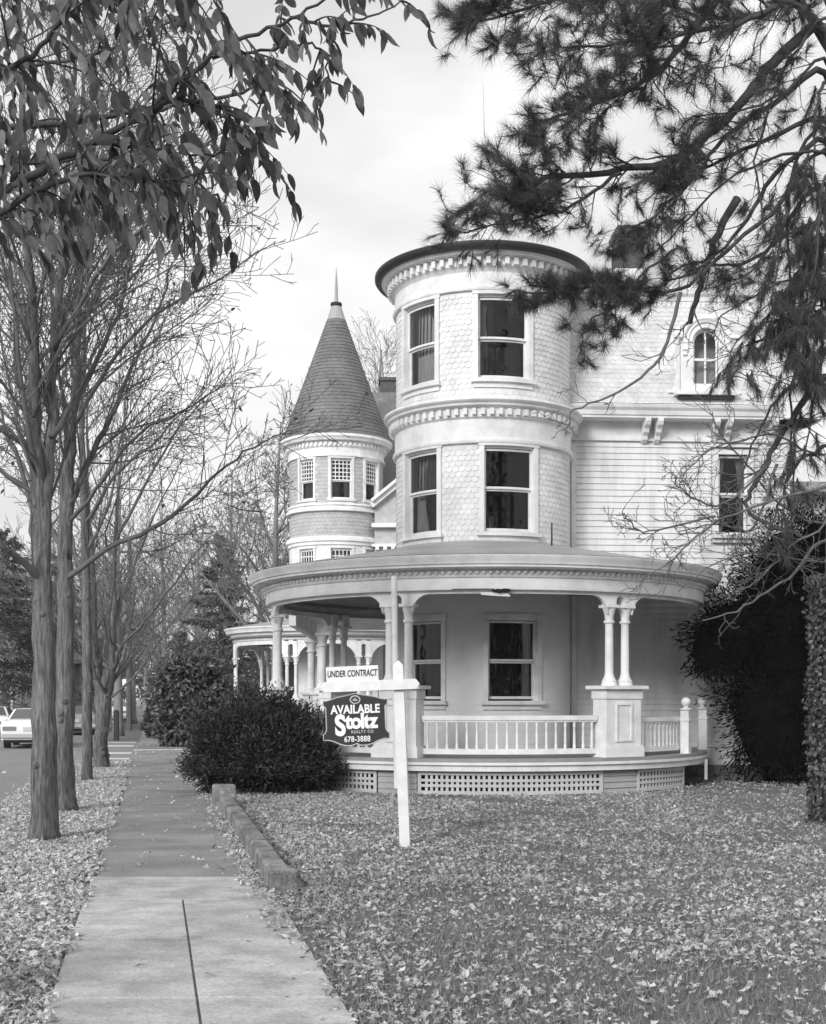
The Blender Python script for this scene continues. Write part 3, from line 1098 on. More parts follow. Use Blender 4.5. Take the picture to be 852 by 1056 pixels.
# skirt: board panels under the pedestals, lattice between
pair_a = [R(-132), R(-78), R(-23.4), R(31)]
hp = .40 / RC
for a in pair_a:
    sb = MB()
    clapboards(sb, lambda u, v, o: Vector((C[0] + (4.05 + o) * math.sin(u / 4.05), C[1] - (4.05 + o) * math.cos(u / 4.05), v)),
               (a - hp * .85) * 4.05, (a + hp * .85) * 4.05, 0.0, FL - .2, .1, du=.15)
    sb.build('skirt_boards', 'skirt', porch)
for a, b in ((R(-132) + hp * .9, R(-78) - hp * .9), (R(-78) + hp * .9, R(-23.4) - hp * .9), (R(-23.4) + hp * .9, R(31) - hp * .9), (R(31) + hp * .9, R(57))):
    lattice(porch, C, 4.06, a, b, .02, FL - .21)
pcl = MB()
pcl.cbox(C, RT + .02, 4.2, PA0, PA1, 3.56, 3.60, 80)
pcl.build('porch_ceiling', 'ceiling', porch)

ent = MB()
prof = [(4.02, 3.33), (4.16, 3.33), (4.17, 3.36), (4.17, 3.52), (4.20, 3.53), (4.21, 3.55), (4.215, 3.56), (4.215, 3.648), (4.29, 3.655), (4.36, 3.66), (4.42, 3.675), (4.42, 3.71),
        (4.45, 3.72), (4.47, 3.78), (4.50, 3.82), (4.51, 3.855), (4.47, 3.87)]
ent.lathe(C, prof, PA0, PA1, n=110)
entab = ent.build('porch_entablature', 'white2', house, True)
dentils(MB(), C, 4.225, PA0, PA1, 3.565, 3.645, .06, .05, .03, True).build('dentil_moulding', 'white2', entab, True)
arch = MB()
dd = R(2.45)                                       # half the spacing of a pair of columns
ends = []
for a in pair_a: ends += [a - dd, a + dd]
cw_ = .085 / RC
seq = [(ends[i] + cw_, ends[i + 1] - cw_, .30 if i % 2 else .13) for i in range(len(ends) - 1)] + [(ends[-1] + cw_, R(92), .30)]
for a, b, r in seq:
    arch_bay(arch, C, 4.00, 4.07, a, b, 3.37, 3.275, min(r, (b - a) * RC / 2), RC)
arch.build('arch_frieze', 'white2', entab, True)
for a in pair_a:
    pedestal(porch, C, RC, a, FL + .002, 1.79, .83, .42)
    for sg in (-1, 1):
        q = a + sg * dd
        column(porch, C[0] + RC * math.sin(q), C[1] - RC * math.cos(q), 1.792, 3.13, 3.36, .07, q)
for i in range(len(pair_a) - 1):
    a, b = pair_a[i] + hp, pair_a[i + 1] - hp
    balustrade(porch, C, 3.93, a, b, .67, 1.30, 18)
balustrade(porch, C, 3.93, R(31) + hp, R(58), .67, 1.26, 11)
for a, z in ((R(59), 1.53), (R(84), 1.55)):
    nb = MB()
    x, y = C[0] + 4.06 * math.sin(a), C[1] - 4.06 * math.cos(a)
    if a > R(70): x, y = C[0] + 4.17 * math.sin(a), C[1] - 4.17 * math.cos(a)
    nb.obox((x, y, (FL + 1.36) / 2), .15, .15, 1.36 - FL, (math.cos(a), math.sin(a), 0), (-math.sin(a), math.cos(a), 0))
    nb.obox((x, y, 1.20), .18, .18, .04, (math.cos(a), math.sin(a), 0), (-math.sin(a), math.cos(a), 0))
    nb.lathe((x, y), [(.06, 1.36), (.10, 1.375), (.10, 1.40), (.04, 1.42), (.04, 1.44), (.075, 1.47), (.088, 1.51), (.08, 1.55), (.05, 1.585), (.002, 1.6)], n=14)
    nb.build('newel_post', 'white2', porch, True)
pp_ = MB()
pp_.tube([P(728, 783, 22.8), P(728, 801, 22.8) + Vector((0, 0, -.05))], [.03, .03], 6)
pp_.build('floor_prop', 'white2', porch)
pr = MB()
pr.lathe(C, [(4.49, 3.872), (4.0, 3.965), (3.2, 4.12), (2.4, 4.27), (1.9, 4.37), (RT + .005, 4.43)], PA0, PA1, n=110)
proof = pr.build('porch_roof', 'tin', house, True)
vp = MB()
v0 = Vector((C[0] + 2.3 * math.sin(R(29)), C[1] - 2.3 * math.cos(R(29)), 4.28))
vp.tube([v0, v0 + Vector((0, 0, .42))], [.018, .015], 6)
vp.build('vent_pipe', 'darkmetal', proof)
# broken board in the arch frieze
bb = MB()
bb.cbox(C, 4.10, 4.176, R(-10), R(-.6), 3.334, 3.343)
bb.prism([(-.13, -.004), (-.05, .030), (.0, .022), (.07, .034), (.155, .026), (.175, .004), (.12, -.022), (.05, -.014), (-.01, -.032), (-.07, -.018)],
         (C[0] + .05, C[1] - 4.182, 3.312), (1, 0, 0), (0, 0, 1), (0, 1, 0), .14)
bb.build('dark_gap_fill', 'void', entab)  # black solid over the break, the hole's shade put into its colour
bb = MB()
bb.prism([(-.26, .012), (-.1, .022), (.06, .012), (.20, .016), (.215, -.006), (.235, -.016), (.21, -.034), (.0, -.032), (-.24, -.026)],
         (C[0] - .01, C[1] - 4.125, 3.262), Vector((1, 0, -.05)).normalized(), Vector((.05, 0, 1)).normalized(), (0, 1, 0), .02)
bb.build('broken_board', 'white', entab)
dpp = MB()
pt, pb = P(406.5, 594, 20.05), P(409.5, 813, 20.05)
dpp.tube([pt, pt.lerp(pb, .5), pb], [.05, .05, .05], 10)
dpp.build('downpipe', 'white2', entab, True)

# straight front porch running back along the street side
fp = MB()
fp.box(-2.75, .9, 28.2, 36.5, FL - .2, FL)
fporch = fp.build('front_porch_floor', 'floor', house)
fr = MB()
fr.box(-3.1, .9, 28.0, 36.8, 3.56, 3.86)
fr.box(-2.78, -2.62, 28.2, 36.5, 3.2, 3.56)
fr.build('front_porch_roof', 'white', fporch)
for x, y in ((-2.66, 33.0), (-2.66, 36.2), (-2.1, 29.2)):
    pb_ = MB()
    pb_.obox((x, y, (FL + 1.66) / 2), .42, .5, 1.66 - FL)
    pb_.obox((x, y, 1.69), .52, .6, .06)
    pb_.build('pedestal', 'white2', fporch)
    column(fporch, x, y, 1.72, 3.08, 3.3, .10)
dr = MB()
fx = W0 + UX * (.87) - UN * 6.0
dr.obox((fx.x, fx.y, 1.7), .08, 1.1, 2.2)
dr.build('front_door', 'post', house)

# ================================================================== SECOND HOUSE
D = (-2.80, 46.0)
R2 = 1.70
house2 = thing('turreted_house', (D[0], D[1], 0), 'pale house with slate cone turret and finial, set back beyond the white house', 'house')
w2 = [(R(-35), R(10), 8.6, 9.96, 9.23), (R(9.5), R(12), 8.6, 9.96, 9.23), (R(52), R(11), 8.6, 9.96, 9.23)]
w2b = [(R(-35), R(10), 5.2, 6.80, 5.9), (R(9.5), R(12), 5.2, 6.80, 5.9), (R(52), R(11), 5.2, 6.80, 5.9)]
Csave = C
C = D
t2 = MB()
ring_wall(t2, w2b, 0.0, 7.27, R2 - .15, R2)
ring_wall(t2, w2, 7.28, 10.6, R2 - .15, R2)
tower2 = t2.build('turret_wall', 'white', house2, True)
C = Csave


def cyl2(u, v, out):
    a = u / R2
    return Vector((D[0] + (R2 + out) * math.sin(a), D[1] - (R2 + out) * math.cos(a), v))


def skip2(u, v):
    a = u / R2
    return any(abs(a - w) < h + .11 / R2 and z0 - .2 < v < z1 + .13 for w, h, z0, z1, _ in w2)


s2 = MB()
tiles(s2, cyl2, R(-120) * R2, R(120) * R2, 7.27, 8.15, .16, .13, None, 'plain', .014)
s2.build('turret_shingle_cladding', 'greyshingle', tower2)
s2 = MB()
tiles(s2, cyl2, R(-120) * R2, R(120) * R2, 8.42, 10.08, .16, .13, skip2, 'plain', .014)
s2.build('turret_shingle_cladding', 'greyshingle', tower2)
c2_ = MB()
clapboards(c2_, cyl2, R(-120) * R2, R(120) * R2, 4.0, 6.95, .12, [((a - h) * R2 - .1, (a + h) * R2 + .1, z0 - .18, z1 + .12) for a, h, z0, z1, _ in w2b], du=.1, lift=.01)
c2_.build('turret_clapboards', 'white', tower2, True)
co2 = MB()  # added black cylinder painting dark rooms behind the turret glass
co2.lathe(D, [(1.25, 3), (1.25, 10.4)], n=32)
for z in (5.0, 7.1, 8.3, 10.3): co2.lathe(D, [(1.25, z), (R2 - .16, z)], n=32)
co2.build('dark_room_backing', 'room_shade', tower2)
for i, (a, h, z0, z1, zm) in enumerate(w2):
    round_window(house2, D, R2, a, h, z0, z1, zm, [(0, 1, z0 + .0, z1, 0, 'blind')] if i != 1 else [(0, .35, z0, z1, 0, 'blind'), (.7, 1, z0, z1, 0, 'curtain')], muntin=(5, 5), cw=.10)
for i, (a, h, z0, z1, zm) in enumerate(w2b):
    round_window(house2, D, R2, a, h, z0, z1, zm, [(0, 1, z0, z1, 0, 'curtain')] if i == 1 else [(.5, 1, z0, z1, 0, 'blind')], muntin=(5, 4), cw=.10)
b2 = MB()
b2.lathe(D, [(R2, 8.42), (1.80, 8.42), (1.82, 8.36), (1.76, 8.34), (1.76, 8.27), (1.83, 8.25), (1.83, 8.16), (R2, 8.15)], n=72)
b2.lathe(D, [(R2, 7.27), (1.80, 7.27), (1.84, 7.20), (1.84, 7.10), (1.77, 7.08), (1.77, 6.97), (R2, 6.96)], n=72)
b2.build('belt_moulding', 'white2', house2, True)
k2 = MB()
k2.lathe(D, [(1.98, 10.86), (2.04, 10.82), (2.05, 10.74), (2.0, 10.70), (1.97, 10.62), (1.84, 10.60), (1.79, 10.59), (1.79, 10.42), (1.76, 10.40), (1.74, 10.38), (1.74, 10.16), (1.78, 10.14), (1.78, 10.08), (R2, 10.07)], n=72)
cor2 = k2.build('turret_cornice', 'white2', house2, True)
dentils(MB(), D, 1.80, -PI, PI, 10.45, 10.57, .08, .09, .05).build('dentil_moulding', 'white2', cor2)
prof = []
n = 34
for i in range(n):
    t = i / n
    r = 2.0 + (.33 - 2.0) * t ** .97
    z = 10.84 + (15.35 - 10.84) * t
    r2 = 2.0 + (.33 - 2.0) * ((i + 1) / n) ** .97
    z2 = 10.84 + (15.35 - 10.84) * (i + 1) / n
    prof += [(r + .022, z), (r2 + .004, z2 - .004)]
cone = MB()
cone.lathe(D, prof, n=72)
rc2 = cone.build('turret_roof', 'slate', house2)
f2 = MB()
f2.lathe(D, [(.36, 15.33), (.34, 15.36), (.20, 15.8), (.19, 15.84), (.10, 15.86), (.07, 16.05), (.055, 16.5), (.03, 17.0), (.01, 17.25), (.001, 17.27)], n=16)
f2.build('finial', 'tin', rc2, True)
f3 = MB()
f3.lathe(D, [(.10, 15.84), (.2, 15.87), (.22, 15.93), (.2, 15.98), (.1, 16.01)], n=14)
f3.build('finial_collar', 'darkmetal', rc2, True)
# main block, hipped roof, gable piece
mb2 = MB()
mb2.box(-2.8, 6.5, 46.3, 58, 0, 8.6)
blk = mb2.build('main_block', 'greyshingle', house2)
rf = MB()
zb = 8.6
rf.add([(-3.4, 45.7, zb), (7.1, 45.7, zb), (7.1, 58.6, zb), (-3.4, 58.6, zb), (-2.9, 52.1, 14.2), (5.6, 52.1, 14.2)],
       [(0, 1, 5, 4), (1, 2, 5), (2, 3, 4, 5), (3, 0, 4), (3, 2, 1, 0)])
rf.build('hipped_roof', 'slate', house2)
gb = MB()
e0 = P(392, 511, 44.6)
gb.prism([(-.2, -3.5), (2.6, -3.5), (2.6, 2.2), (1.2, 1.1), (-.2, -.2)], (e0.x, 44.8, e0.z - .15), (1, 0, 0), (0, 0, 1), (0, 1, 0), 1.6)
gab = gb.build('gable', 'greyshingle', house2)
gr = MB()
gr.bar((e0.x - .3, 44.65, e0.z - .2), (e0.x + 2.7, 44.65, e0.z + 2.25), .5, .10)
gr.bar((e0.x - .3, 44.70, e0.z - .36), (e0.x + 2.7, 44.70, e0.z + 2.09), .3, .16)
gr.obox((e0.x + 1.0, 44.68, e0.z - 1.05), 2.6, .3, .14)
gr.obox((e0.x + 1.0, 44.72, e0.z - 1.75), 2.6, .2, .1)
gr.obox((e0.x + 1.0, 44.72, e0.z - 3.0), 2.6, .2, .2)
gr.build('raking_cornice', 'white2', gab)
dn = MB()
for i in range(9): dn.obox((e0.x - .1 + i * .28, 44.66, e0.z - 1.86), .13, .16, .12)
dn.build('dentil_moulding', 'white2', gab)
c2c = MB()
q = P(404, 405, 50)
c2c.obox((q.x - .1, 52.9, 14.0), .85, .9, 1.6)
c2c.obox((q.x - .1, 52.9, 14.84), .98, 1.05, .14)
c2c.build('chimney', 'brick', house2)
# its porch
E2 = MB()
a0_, a1_ = R(-150), R(75)
E2.lathe(D, [(3.60, 3.55), (3.75, 3.55), (3.76, 3.7), (3.82, 3.72), (3.84, 3.80), (3.98, 3.83), (4.0, 3.92), (4.06, 3.98), (4.06, 4.02)], a0_, a1_, n=70)
ent2 = E2.build('porch_entablature', 'white2', house2, True)
pr2 = MB()
pr2.lathe(D, [(4.06, 4.03), (2.8, 4.25), (R2 + .01, 4.45)], a0_, a1_, n=60)
pr2.build('porch_roof', 'tin', house2, True)
pc2 = MB()
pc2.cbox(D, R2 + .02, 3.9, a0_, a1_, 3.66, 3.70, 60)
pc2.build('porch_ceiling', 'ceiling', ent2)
pf2 = MB()
pf2.cbox(D, R2 + .02, 3.85, a0_, a1_, .45, .62, 60)
pf2.cbox(D, 3.5, 3.6, a0_, a1_, .0, .45, 60)
flo2 = pf2.build('porch_floor', 'skirt', house2)
ar2 = MB()
pairs2 = [R(-128), R(-77), R(-21), R(18), R(58)]
d2 = R(2.6)
en2 = []
for a in pairs2: en2 += [a - d2, a + d2]
g2 = .08 / 3.65
for i in range(len(en2) - 1):
    a, b = en2[i] + g2, en2[i + 1] - g2
    arch_bay(ar2, D, 3.64, 3.71, a, b, 3.57, 3.40, min(.62 if i % 2 else .14, (b - a) * 3.65 / 2), 3.65)
ar2.build('arch_frieze', 'white2', ent2, True)
for a in pairs2:
    pedestal(flo2, D, 3.62, a, .622, 1.55, .7, .36)
    for sg in (-1, 1):
        q = a + sg * d2
        column(flo2, D[0] + 3.65 * math.sin(q), D[1] - 3.65 * math.cos(q), 1.552, 3.0, 3.5, .062, q)
for i in range(len(pairs2) - 1):
    a, b = pairs2[i] + .11, pairs2[i + 1] - .11
    balustrade(flo2, D, 3.6, a, b, .70, 1.25, 9)
d3 = MB()
d3.obox((D[0] - 1.5, D[1] - .9, 1.75), .9, .08, 2.2, Vector((.8, -.6, 0)), Vector((.6, .8, 0)))
d3.build('front_door', 'post', house2)

# ================================================================== SIGN
SG = P(418, 873, 1300 * 1.6 / 154.0)
SG.z = 0
sign = thing('real_estate_sign', SG, 'white wooden post sign with dark AVAILABLE board and UNDER CONTRACT plate on the leafy lawn', 'sign')
sign.rotation_euler = (0, R(-2.2), R(-4))
ORG[sign] = Vector()
k = 1 / 96.3                                                    # metres per photo pixel at the sign
pst = MB()
pst.obox((0, 0, .92), .112, .112, 2.04)
pst.add([(-.056, -.056, 1.94), (.056, -.056, 1.94), (.056, .056, 1.94), (-.056, .056, 1.94), (0, 0, 2.0)], [(0, 1, 4), (1, 2, 4), (2, 3, 4), (3, 0, 4)])
pst.build('post', 'signwhite', sign, bevel=.006)
arm = MB()
za = 1.735
arm.prism([(-.85, 0), (-.80, -.055), (.19, -.055), (.23, 0), (.19, .055), (-.80, .055)], (0, -.06, za), (1, 0, 0), (0, 0, 1), (0, -1, 0), .045)
arm.build('crossarm', 'signwhite', sign, bevel=.004)
rd = MB()
rd.obox((-.49, -.085, za + .052 + .082), .56, .012, .165)
rider = rd.build('rider_plate', 'signwhite', sign)


def text(body, size, x, z, y, parent, m, sx=1.0, off=0.0, name='lettering', sp=1.0, shear=0.0, rot=0.0):
    cu = bpy.data.curves.new('lettering_curve', 'FONT')
    cu.body = body
    cu.size = size
    cu.align_x = 'CENTER'
    cu.align_y = 'CENTER'
    cu.extrude = .0015
    cu.offset = off
    cu.space_character = sp
    cu.shear = shear
    tmp = bpy.data.objects.new('lettering_source', cu)
    COL.objects.link(tmp)
    bpy.context.view_layer.update()
    dg = bpy.context.evaluated_depsgraph_get()
    me = bpy.data.meshes.new_from_object(tmp.evaluated_get(dg))
    bpy.data.objects.remove(tmp)
    me.transform(Matrix.Translation((x, y, z)) @ Matrix.Rotation(R(90), 4, 'X') @ Matrix.Rotation(rot, 4, 'Z') @ Matrix.Diagonal((sx, 1, 1, 1)))
    me.name = name
    return link(name, me, m, parent)


text('UNDER CONTRACT', .098, -.49, za + .136, -.0935, rider, 'signblack', .60, .0018, shear=.1)
bz = za - .06 - .30                                              # middle of the hanging board
half = [(0, .285), (.06, .27), (.10, .262), (.20, .245), (.27, .222), (.315, .212), (.345, .212), (.345, .165), (.318, .14), (.318, -.085), (.332, -.115), (.355, -.135), (.355, -.185), (.30, -.185),
        (.24, -.20), (.17, -.23), (.11, -.243), (.05, -.243), (0, -.225)]
half = [(x, z * 1.12 if z < -.05 else z) for x, z in half]
outline = half + [(-x, z) for x, z in reversed(half[1:-1])]
bd = MB()
bd.prism(outline, (-.47, -.068, bz), (1, 0, 0), (0, 0, 1), (0, -1, 0), .016)
board = bd.build('hanging_board', 'signdark', sign)
ed = MB()
pts = [Vector((-.47 + x, -.085, bz + z)) for x, z in outline]
ed.tube(pts + [pts[0]], [.0065] * (len(pts) + 1), 4)
ed.build('board_edging', 'lattice', board)
for x in (-.72, -.22):
    lk = MB()
    lk.tube([(x, -.076, za - .05), (x, -.076, bz + .21)], [.005, .005], 5)
    lk.build('hanger', 'darkmetal', sign)
em = MB()
em.prism([(.058 * math.cos(t), .047 * math.sin(t)) for t in [2 * PI * i / 20 for i in range(20)]], (-.47, -.084, bz + .218), (1, 0, 0), (0, 0, 1), (0, -1, 0), .006)
emb = em.build('emblem', 'lattice', board)
e2 = MB()
e2.prism([(.044 * math.cos(t), .034 * math.sin(t)) for t in [2 * PI * i / 20 for i in range(20)]], (-.47, -.0895, bz + .218), (1, 0, 0), (0, 0, 1), (0, -1, 0), .003)
e2.prism([(-.032, -.010), (.032, -.010), (.03, .008), (.014, .012), (0, .022), (-.014, .012), (-.03, .008)], (-.47, -.0925, bz + .216), (1, 0, 0), (0, 0, 1), (0, -1, 0), .002)
e2.build('emblem_centre', 'signdark', emb)
e4 = MB()
e4.obox((-.47, -.0955, bz + .212), .05, .002, .016)
e4.obox((-.47, -.0955, bz + .229), .026, .002, .008)
e4.build('emblem_crest', 'lattice', emb)
text('AVAILABLE', .128, -.472, bz + .112, -.0862, board, 'signlight', .84, .0040)
text('S', .300, -.640, bz - .062, -.0862, board, 'signlight', .80, .013)
text('toltz', .220, -.412, bz - .018, -.0864, board, 'signlight', .90, .0095, sp=.93)
text('REALTY CO', .044, -.405, bz - .128, -.0866, board, 'lattice', .90, .0008, sp=1.2)
text('678-3888', .084, -.462, bz - .205, -.0862, board, 'signlight', .84, .0012, sp=1.05)

# ================================================================== GROUND
def strip(u0, u1, v0, v1, z, n=1, wob=0.0):
    mb = MB()
    vs = []
    for i in range(n + 1):
        v = v0 + (v1 - v0) * i / n
        vs += [S(u0 + (rnd.uniform(-wob, wob) if wob else 0), v, z), S(u1 + (rnd.uniform(-wob, wob) if wob else 0), v, z)]
    mb.add(vs, [(2 * i, 2 * i + 1, 2 * i + 3, 2 * i + 2) for i in range(n)])
    return mb


KU = -2.15
g = MB()
g.add([S(KU, -30), (700, -30, 0), (700, 900, 0), S(KU, 900)], [(0, 1, 2, 3)])
g.add([(-900, -30, 0), S(-11.2, -30), S(-11.2, 900), (-900, 900, 0)], [(0, 1, 2, 3)])
tag(g.build('lawn_ground', 'lawn'), kind='structure')
rd_ = strip(-11.4, KU + .05, -30, 900, -.16)
tag(rd_.build('road', 'road'), kind='structure')
kb = MB()
for u in (KU - .07, -11.13):
    for v0, v1 in ((-10, 30), (45, 300)):
        kb.bar(S(u, v0, -.08), S(u, v1, -.08), .15, .19)
tag(kb.build('street_kerb', 'kerb'), kind='structure')
ss = MB()
ss.add([S(KU, 31, .004), S(1.2, 31, .004), S(1.2, 45, .004), S(KU, 45, .004)], [(0, 1, 2, 3)])
tag(ss.build('driveway_apron', 'road'), kind='structure')
zb_ = MB()
for v, dv in ((32.2, .9), (35.4, 1.1), (40.5, 1.4), (44.0, .8)):
    zb_.add([S(-.62 - 1.15, v, .008), S(-.62, v, .008), S(-.62, v + dv, .008), S(-.62 - 1.15, v + dv, .008)], [(0, 1, 2, 3)])
zb_.add([S(-.6, 37.4, .018), S(.9, 37.6, .018), S(.9, 38.3, .018), S(-.6, 38.1, .018)], [(0, 1, 2, 3)])
tag(zb_.build('crosswalk_marking', 'paint'), kind='structure')
sw = MB()
vj = [-2.9, -1.3, .3, 1.9, 3.5, 5.05, 6.62, 8.22, 9.85, 11.1]
for v0, v1 in zip(vj[:-1], vj[1:]):
    for u0, u1 in (((-.54, .223), (.237, .98)) if v1 < 11 else ((-.54, .98),)):
        e = .013
        z = .022 + rnd.uniform(-.003, .003)
        sw.add([S(u0, v0 + e, z), S(u1, v0 + e, z), S(u1, v1 - e, z), S(u0, v1 - e, z),
                S(u0, v0 + e, -.03), S(u1, v0 + e, -.03), S(u1, v1 - e, -.03), S(u0, v1 - e, -.03)],
               [(0, 1, 2, 3), (4, 5, 1, 0), (5, 6, 2, 1), (6, 7, 3, 2), (7, 4, 0, 3)])
tag(sw.build('sidewalk', 'concrete', bevel=.005), kind='structure')
jt = strip(-.53, .97, -2.9, 11.1, .0145)
tag(jt.build('joint_filler', 'joint'), kind='structure')
ap = strip(-.50, .93, 11.1, 140, .012, 60, .04)
tag(ap.build('asphalt_footpath', 'asphalt'), kind='structure')

# stone edging beside the footpath
ksn = thing('stone_edging', S(1.05, 14.5), 'low mossy stone edging with squared end block beside the asphalt footpath', 'kerb')
st = MB()
gk = random.Random(5)
cuts = [10.5, 11.6, 13.2, 14.9, 16.6, 18.2]
for v0, v1 in zip(cuts[:-1], cuts[1:]):
    n = 3
    vs, fs = [], []
    for i in range(n + 1):
        v = v0 + .006 + (v1 - v0 - .012) * i / n
        j = [gk.uniform(-.005, .005) for _ in range(6)]
        vs += [S(.95 + j[0], v, -.02), S(.955 + j[1], v, .155 + j[2]), S(.975, v, .178 + j[3]), S(1.12, v, .18 + j[4]), S(1.145 + j[5], v, .16), S(1.15, v, -.02)]
    for i in range(n):
        for q in range(5): fs.append((6 * i + q, 6 * i + q + 1, 6 * i + 7 + q, 6 * i + 6 + q))
    fs += [(5, 4, 3, 2, 1, 0), tuple(6 * n + q for q in range(6))]
    st.add(vs, fs)
st.build('coping_stone', 'stone', ksn)
eb = MB()
eb.obox(S(1.06, 10.36, .085), .24, .26, .21, (1, 0, 0), Vector((SL, 1, 0)).normalized())
eb.build('end_block', 'stone', ksn, bevel=.02)
eb = MB()
eb.obox(S(1.03, 18.35, .15), .34, .3, .36, (1, 0, 0), Vector((SL, 1, 0)).normalized())
eb.build('end_post', 'stone', ksn, bevel=.03)

# ---- leaf litter
def litter(name, n, box, dens, m, size, zoff=.012):
    u0, u1, v0, v1 = box
    # nearer strips get the same density per ground area
    u = rs.uniform(u0, u1, n)
    v = rs.uniform(v0, v1, n)
    x = u + SL * v
    keep = rs.uniform(0, 1, n) < dens(u, v, x)
    x, v, u = x[keep], v[keep], u[keep]
    c = len(x)
    z = zoff + rs.uniform(0, .03, c)
    d = rs.normal(0, 1, (c, 3)) * np.array([1, 1, .35])
    nr = rs.normal(0, .6, (c, 3)) + np.array([0, 0, 1.0])
    s = size * np.clip(rs.lognormal(0, .34, c), .4, 1.75)
    pos = np.stack([x, v, z], 1)
    return scatter(name, MAPLE, pos, d, nr, s, s * rs.uniform(.55, 1.1, c), m, jitter=.12)


def nz(x, y, f, seed=0):
    a = np.zeros_like(x)
    r = np.random.RandomState(seed)
    for i in range(7):
        th, ph = r.uniform(0, 6.28, 2)
        w = f * r.uniform(.6, 1.9)
        a += np.sin(w * (x * math.cos(th) + y * math.sin(th)) + ph)
    return a / 7 * 1.7


def lawn_dens(u, v, x):
    d = .50 + .30 * nz(x, v, 1.1, 6) + .33 * nz(x, v, 2.6, 1) + .25 * nz(x, v, 7.0, 2)
    d = d * np.clip(1.25 - .13 * np.clip(u - 1.0, 0, 9), .30, 1) * np.clip((v - 3.5) / 7.0, .30, 1)
    d = np.where((u < 1.5) & (u > 1.05), d + .25, d)
    d[(x - C[0]) ** 2 + (v - C[1]) ** 2 < 4.15 ** 2] = 0
    d[(u > .94) & (u < 1.16) & (v > 10.3) & (v < 18.5)] *= .05
    d = np.where((u < .96) & (v > 6.5), .6 + .25 * nz(x, v, 4, 4), d)
    e0 = np.clip(.96 - (v - 6.5) * .08, .74, .93) + .06 * np.sin(v * 2.1) * np.sin(v * .7 + 1)
    d *= np.clip((u - e0) / .08, 0, 1)
    return np.clip(d, 0.02, 1)


def path_dens(u, v, x):
    e = np.minimum(u + .54, .98 - u)
    base = np.clip(.34 - e * 3.4 + .25 * nz(x, v, 3, 5), 0, 1) * np.clip((v - 9) / 6, .12, 1)
    return np.clip(base + .016 + .05 * (v > 11), 0, 1)


tag(litter('fallen_leaves', 270000, (.6, 13.0, 5.0, 25), lawn_dens, 'litter', .043), kind='stuff')
tag(litter('fallen_leaves', 54000, (KU - .15, -.48, 4.0, 31),
           lambda u, v, x: np.clip((.95 + .3 * nz(x, v, 3, 8)) * np.clip((-.47 + .05 * np.sin(v * 3.3) - u) / .12, 0, 1) * np.clip((u - KU + .35) / .4, .1, 1), 0, 1), 'litter2', .048), kind='stuff')
tag(litter('fallen_leaves', 5200, (-.54, .98, 4.5, 45), path_dens, 'litter2', .055, .026), kind='stuff')
tag(litter('fallen_leaves', 2200, (-4.5, KU, 6, 45), lambda u, v, x: np.clip(.9 - (KU - u) * 1.1, .02, 1), 'litter2', .06, -.145), kind='stuff')

# grass
n = 230000
u = rs.uniform(.97, 11, n); v = 5.2 + 17 * rs.uniform(0, 1, n) ** 1.5
x = u + SL * v
kp = ((x - C[0]) ** 2 + (v - C[1]) ** 2 > 4.2 ** 2) & ~((u < 1.16) & (v > 10.3)) & (rs.uniform(0, 1, n) < np.clip(.75 + .5 * nz(x, v, 1.6, 3), .1, 1))
x, v = x[kp], v[kp]
c = len(x)
tag(scatter('grass', BLADE, np.stack([x, v, np.zeros(c)], 1), rs.normal(0, .5, (c, 3)) + np.array([0, 0, 1.0]), rs.normal(0, 1, (c, 3)),
            rs.uniform(.03, .08, c), rs.uniform(.005, .009, c), 'grass'), kind='stuff')

# ================================================================== STREET TREES
SHAPES = []


def street_tree(name, label, base, trunk, limbs, seed, rbase, leaf_frac=.34, dens=(0, 4.0, 4.6, 4.6), top=3, cat='tree', bark='bark', group='bare trees along the verge', rmin=.0042, leafsize=.075, up=.08):
    g_ = random.Random(seed)
    root = thing(name, base, label, cat, group)
    tb, cr, tips = MB(), MB(), []
    tp = smooth_path(trunk[0], 4, g_, .008)
    n_ = len(tp)
    r0, r1 = rbase, trunk[1]
    rad = [r0 + (r1 - r0) * (i / (n_ - 1)) ** .8 for i in range(n_)]
    rad[0] *= 1.28
    rad[1] *= 1.08
    for i in range(2, n_): rad[i] *= 1 + g_.uniform(-.022, .022)
    tb.tube(tp, rad, 20)
    tb.v = [(q[0] + g_.gauss(0, .004), q[1] + g_.gauss(0, .004), q[2]) for q in tb.v]
    for _ in range(7):
        i = g_.randrange(3, len(tp) - 4)
        a = g_.uniform(PI, 2 * PI)
        tb.ball(tp[i] + Vector((math.cos(a), math.sin(a), 0)) * rad[i] * .82 + Vector((0, 0, g_.uniform(-.1, .1))), rad[i] * g_.uniform(.26, .42), 7)
    for pts, ra, rb in limbs:
        lp = smooth_path(pts, 4, g_, .015)
        n_ = len(lp)
        lr = [ra + (rb - ra) * i / (n_ - 1) for i in range(n_)]
        (tb if ra > .05 else cr).tube(lp, lr, 8 if ra > .05 else 6)
        shoots(cr, lp, lr, 1, top, g_, up, .10, dens, tips, rmin=rmin, start=.15, Lmax=2.7)
    tb.build('trunk', bark, root, 'all')
    cr.build('branches', 'twig' if bark == 'bark' else bark, root, 'all')
    few_leaves(tips, leaf_frac, leafsize, 'leafbits', root, g_, .3)
    return root


Y1, Y2, Y3, Y4 = 13.96, 17.5, 23.9, 28.1


def pl(Y, *pts):
    return [P(p[0], p[1], Y + (p[2] if len(p) > 2 else 0)) for p in pts]


def base(px, py, Y):
    b = P(px, py, Y)
    b.z = 0
    return b


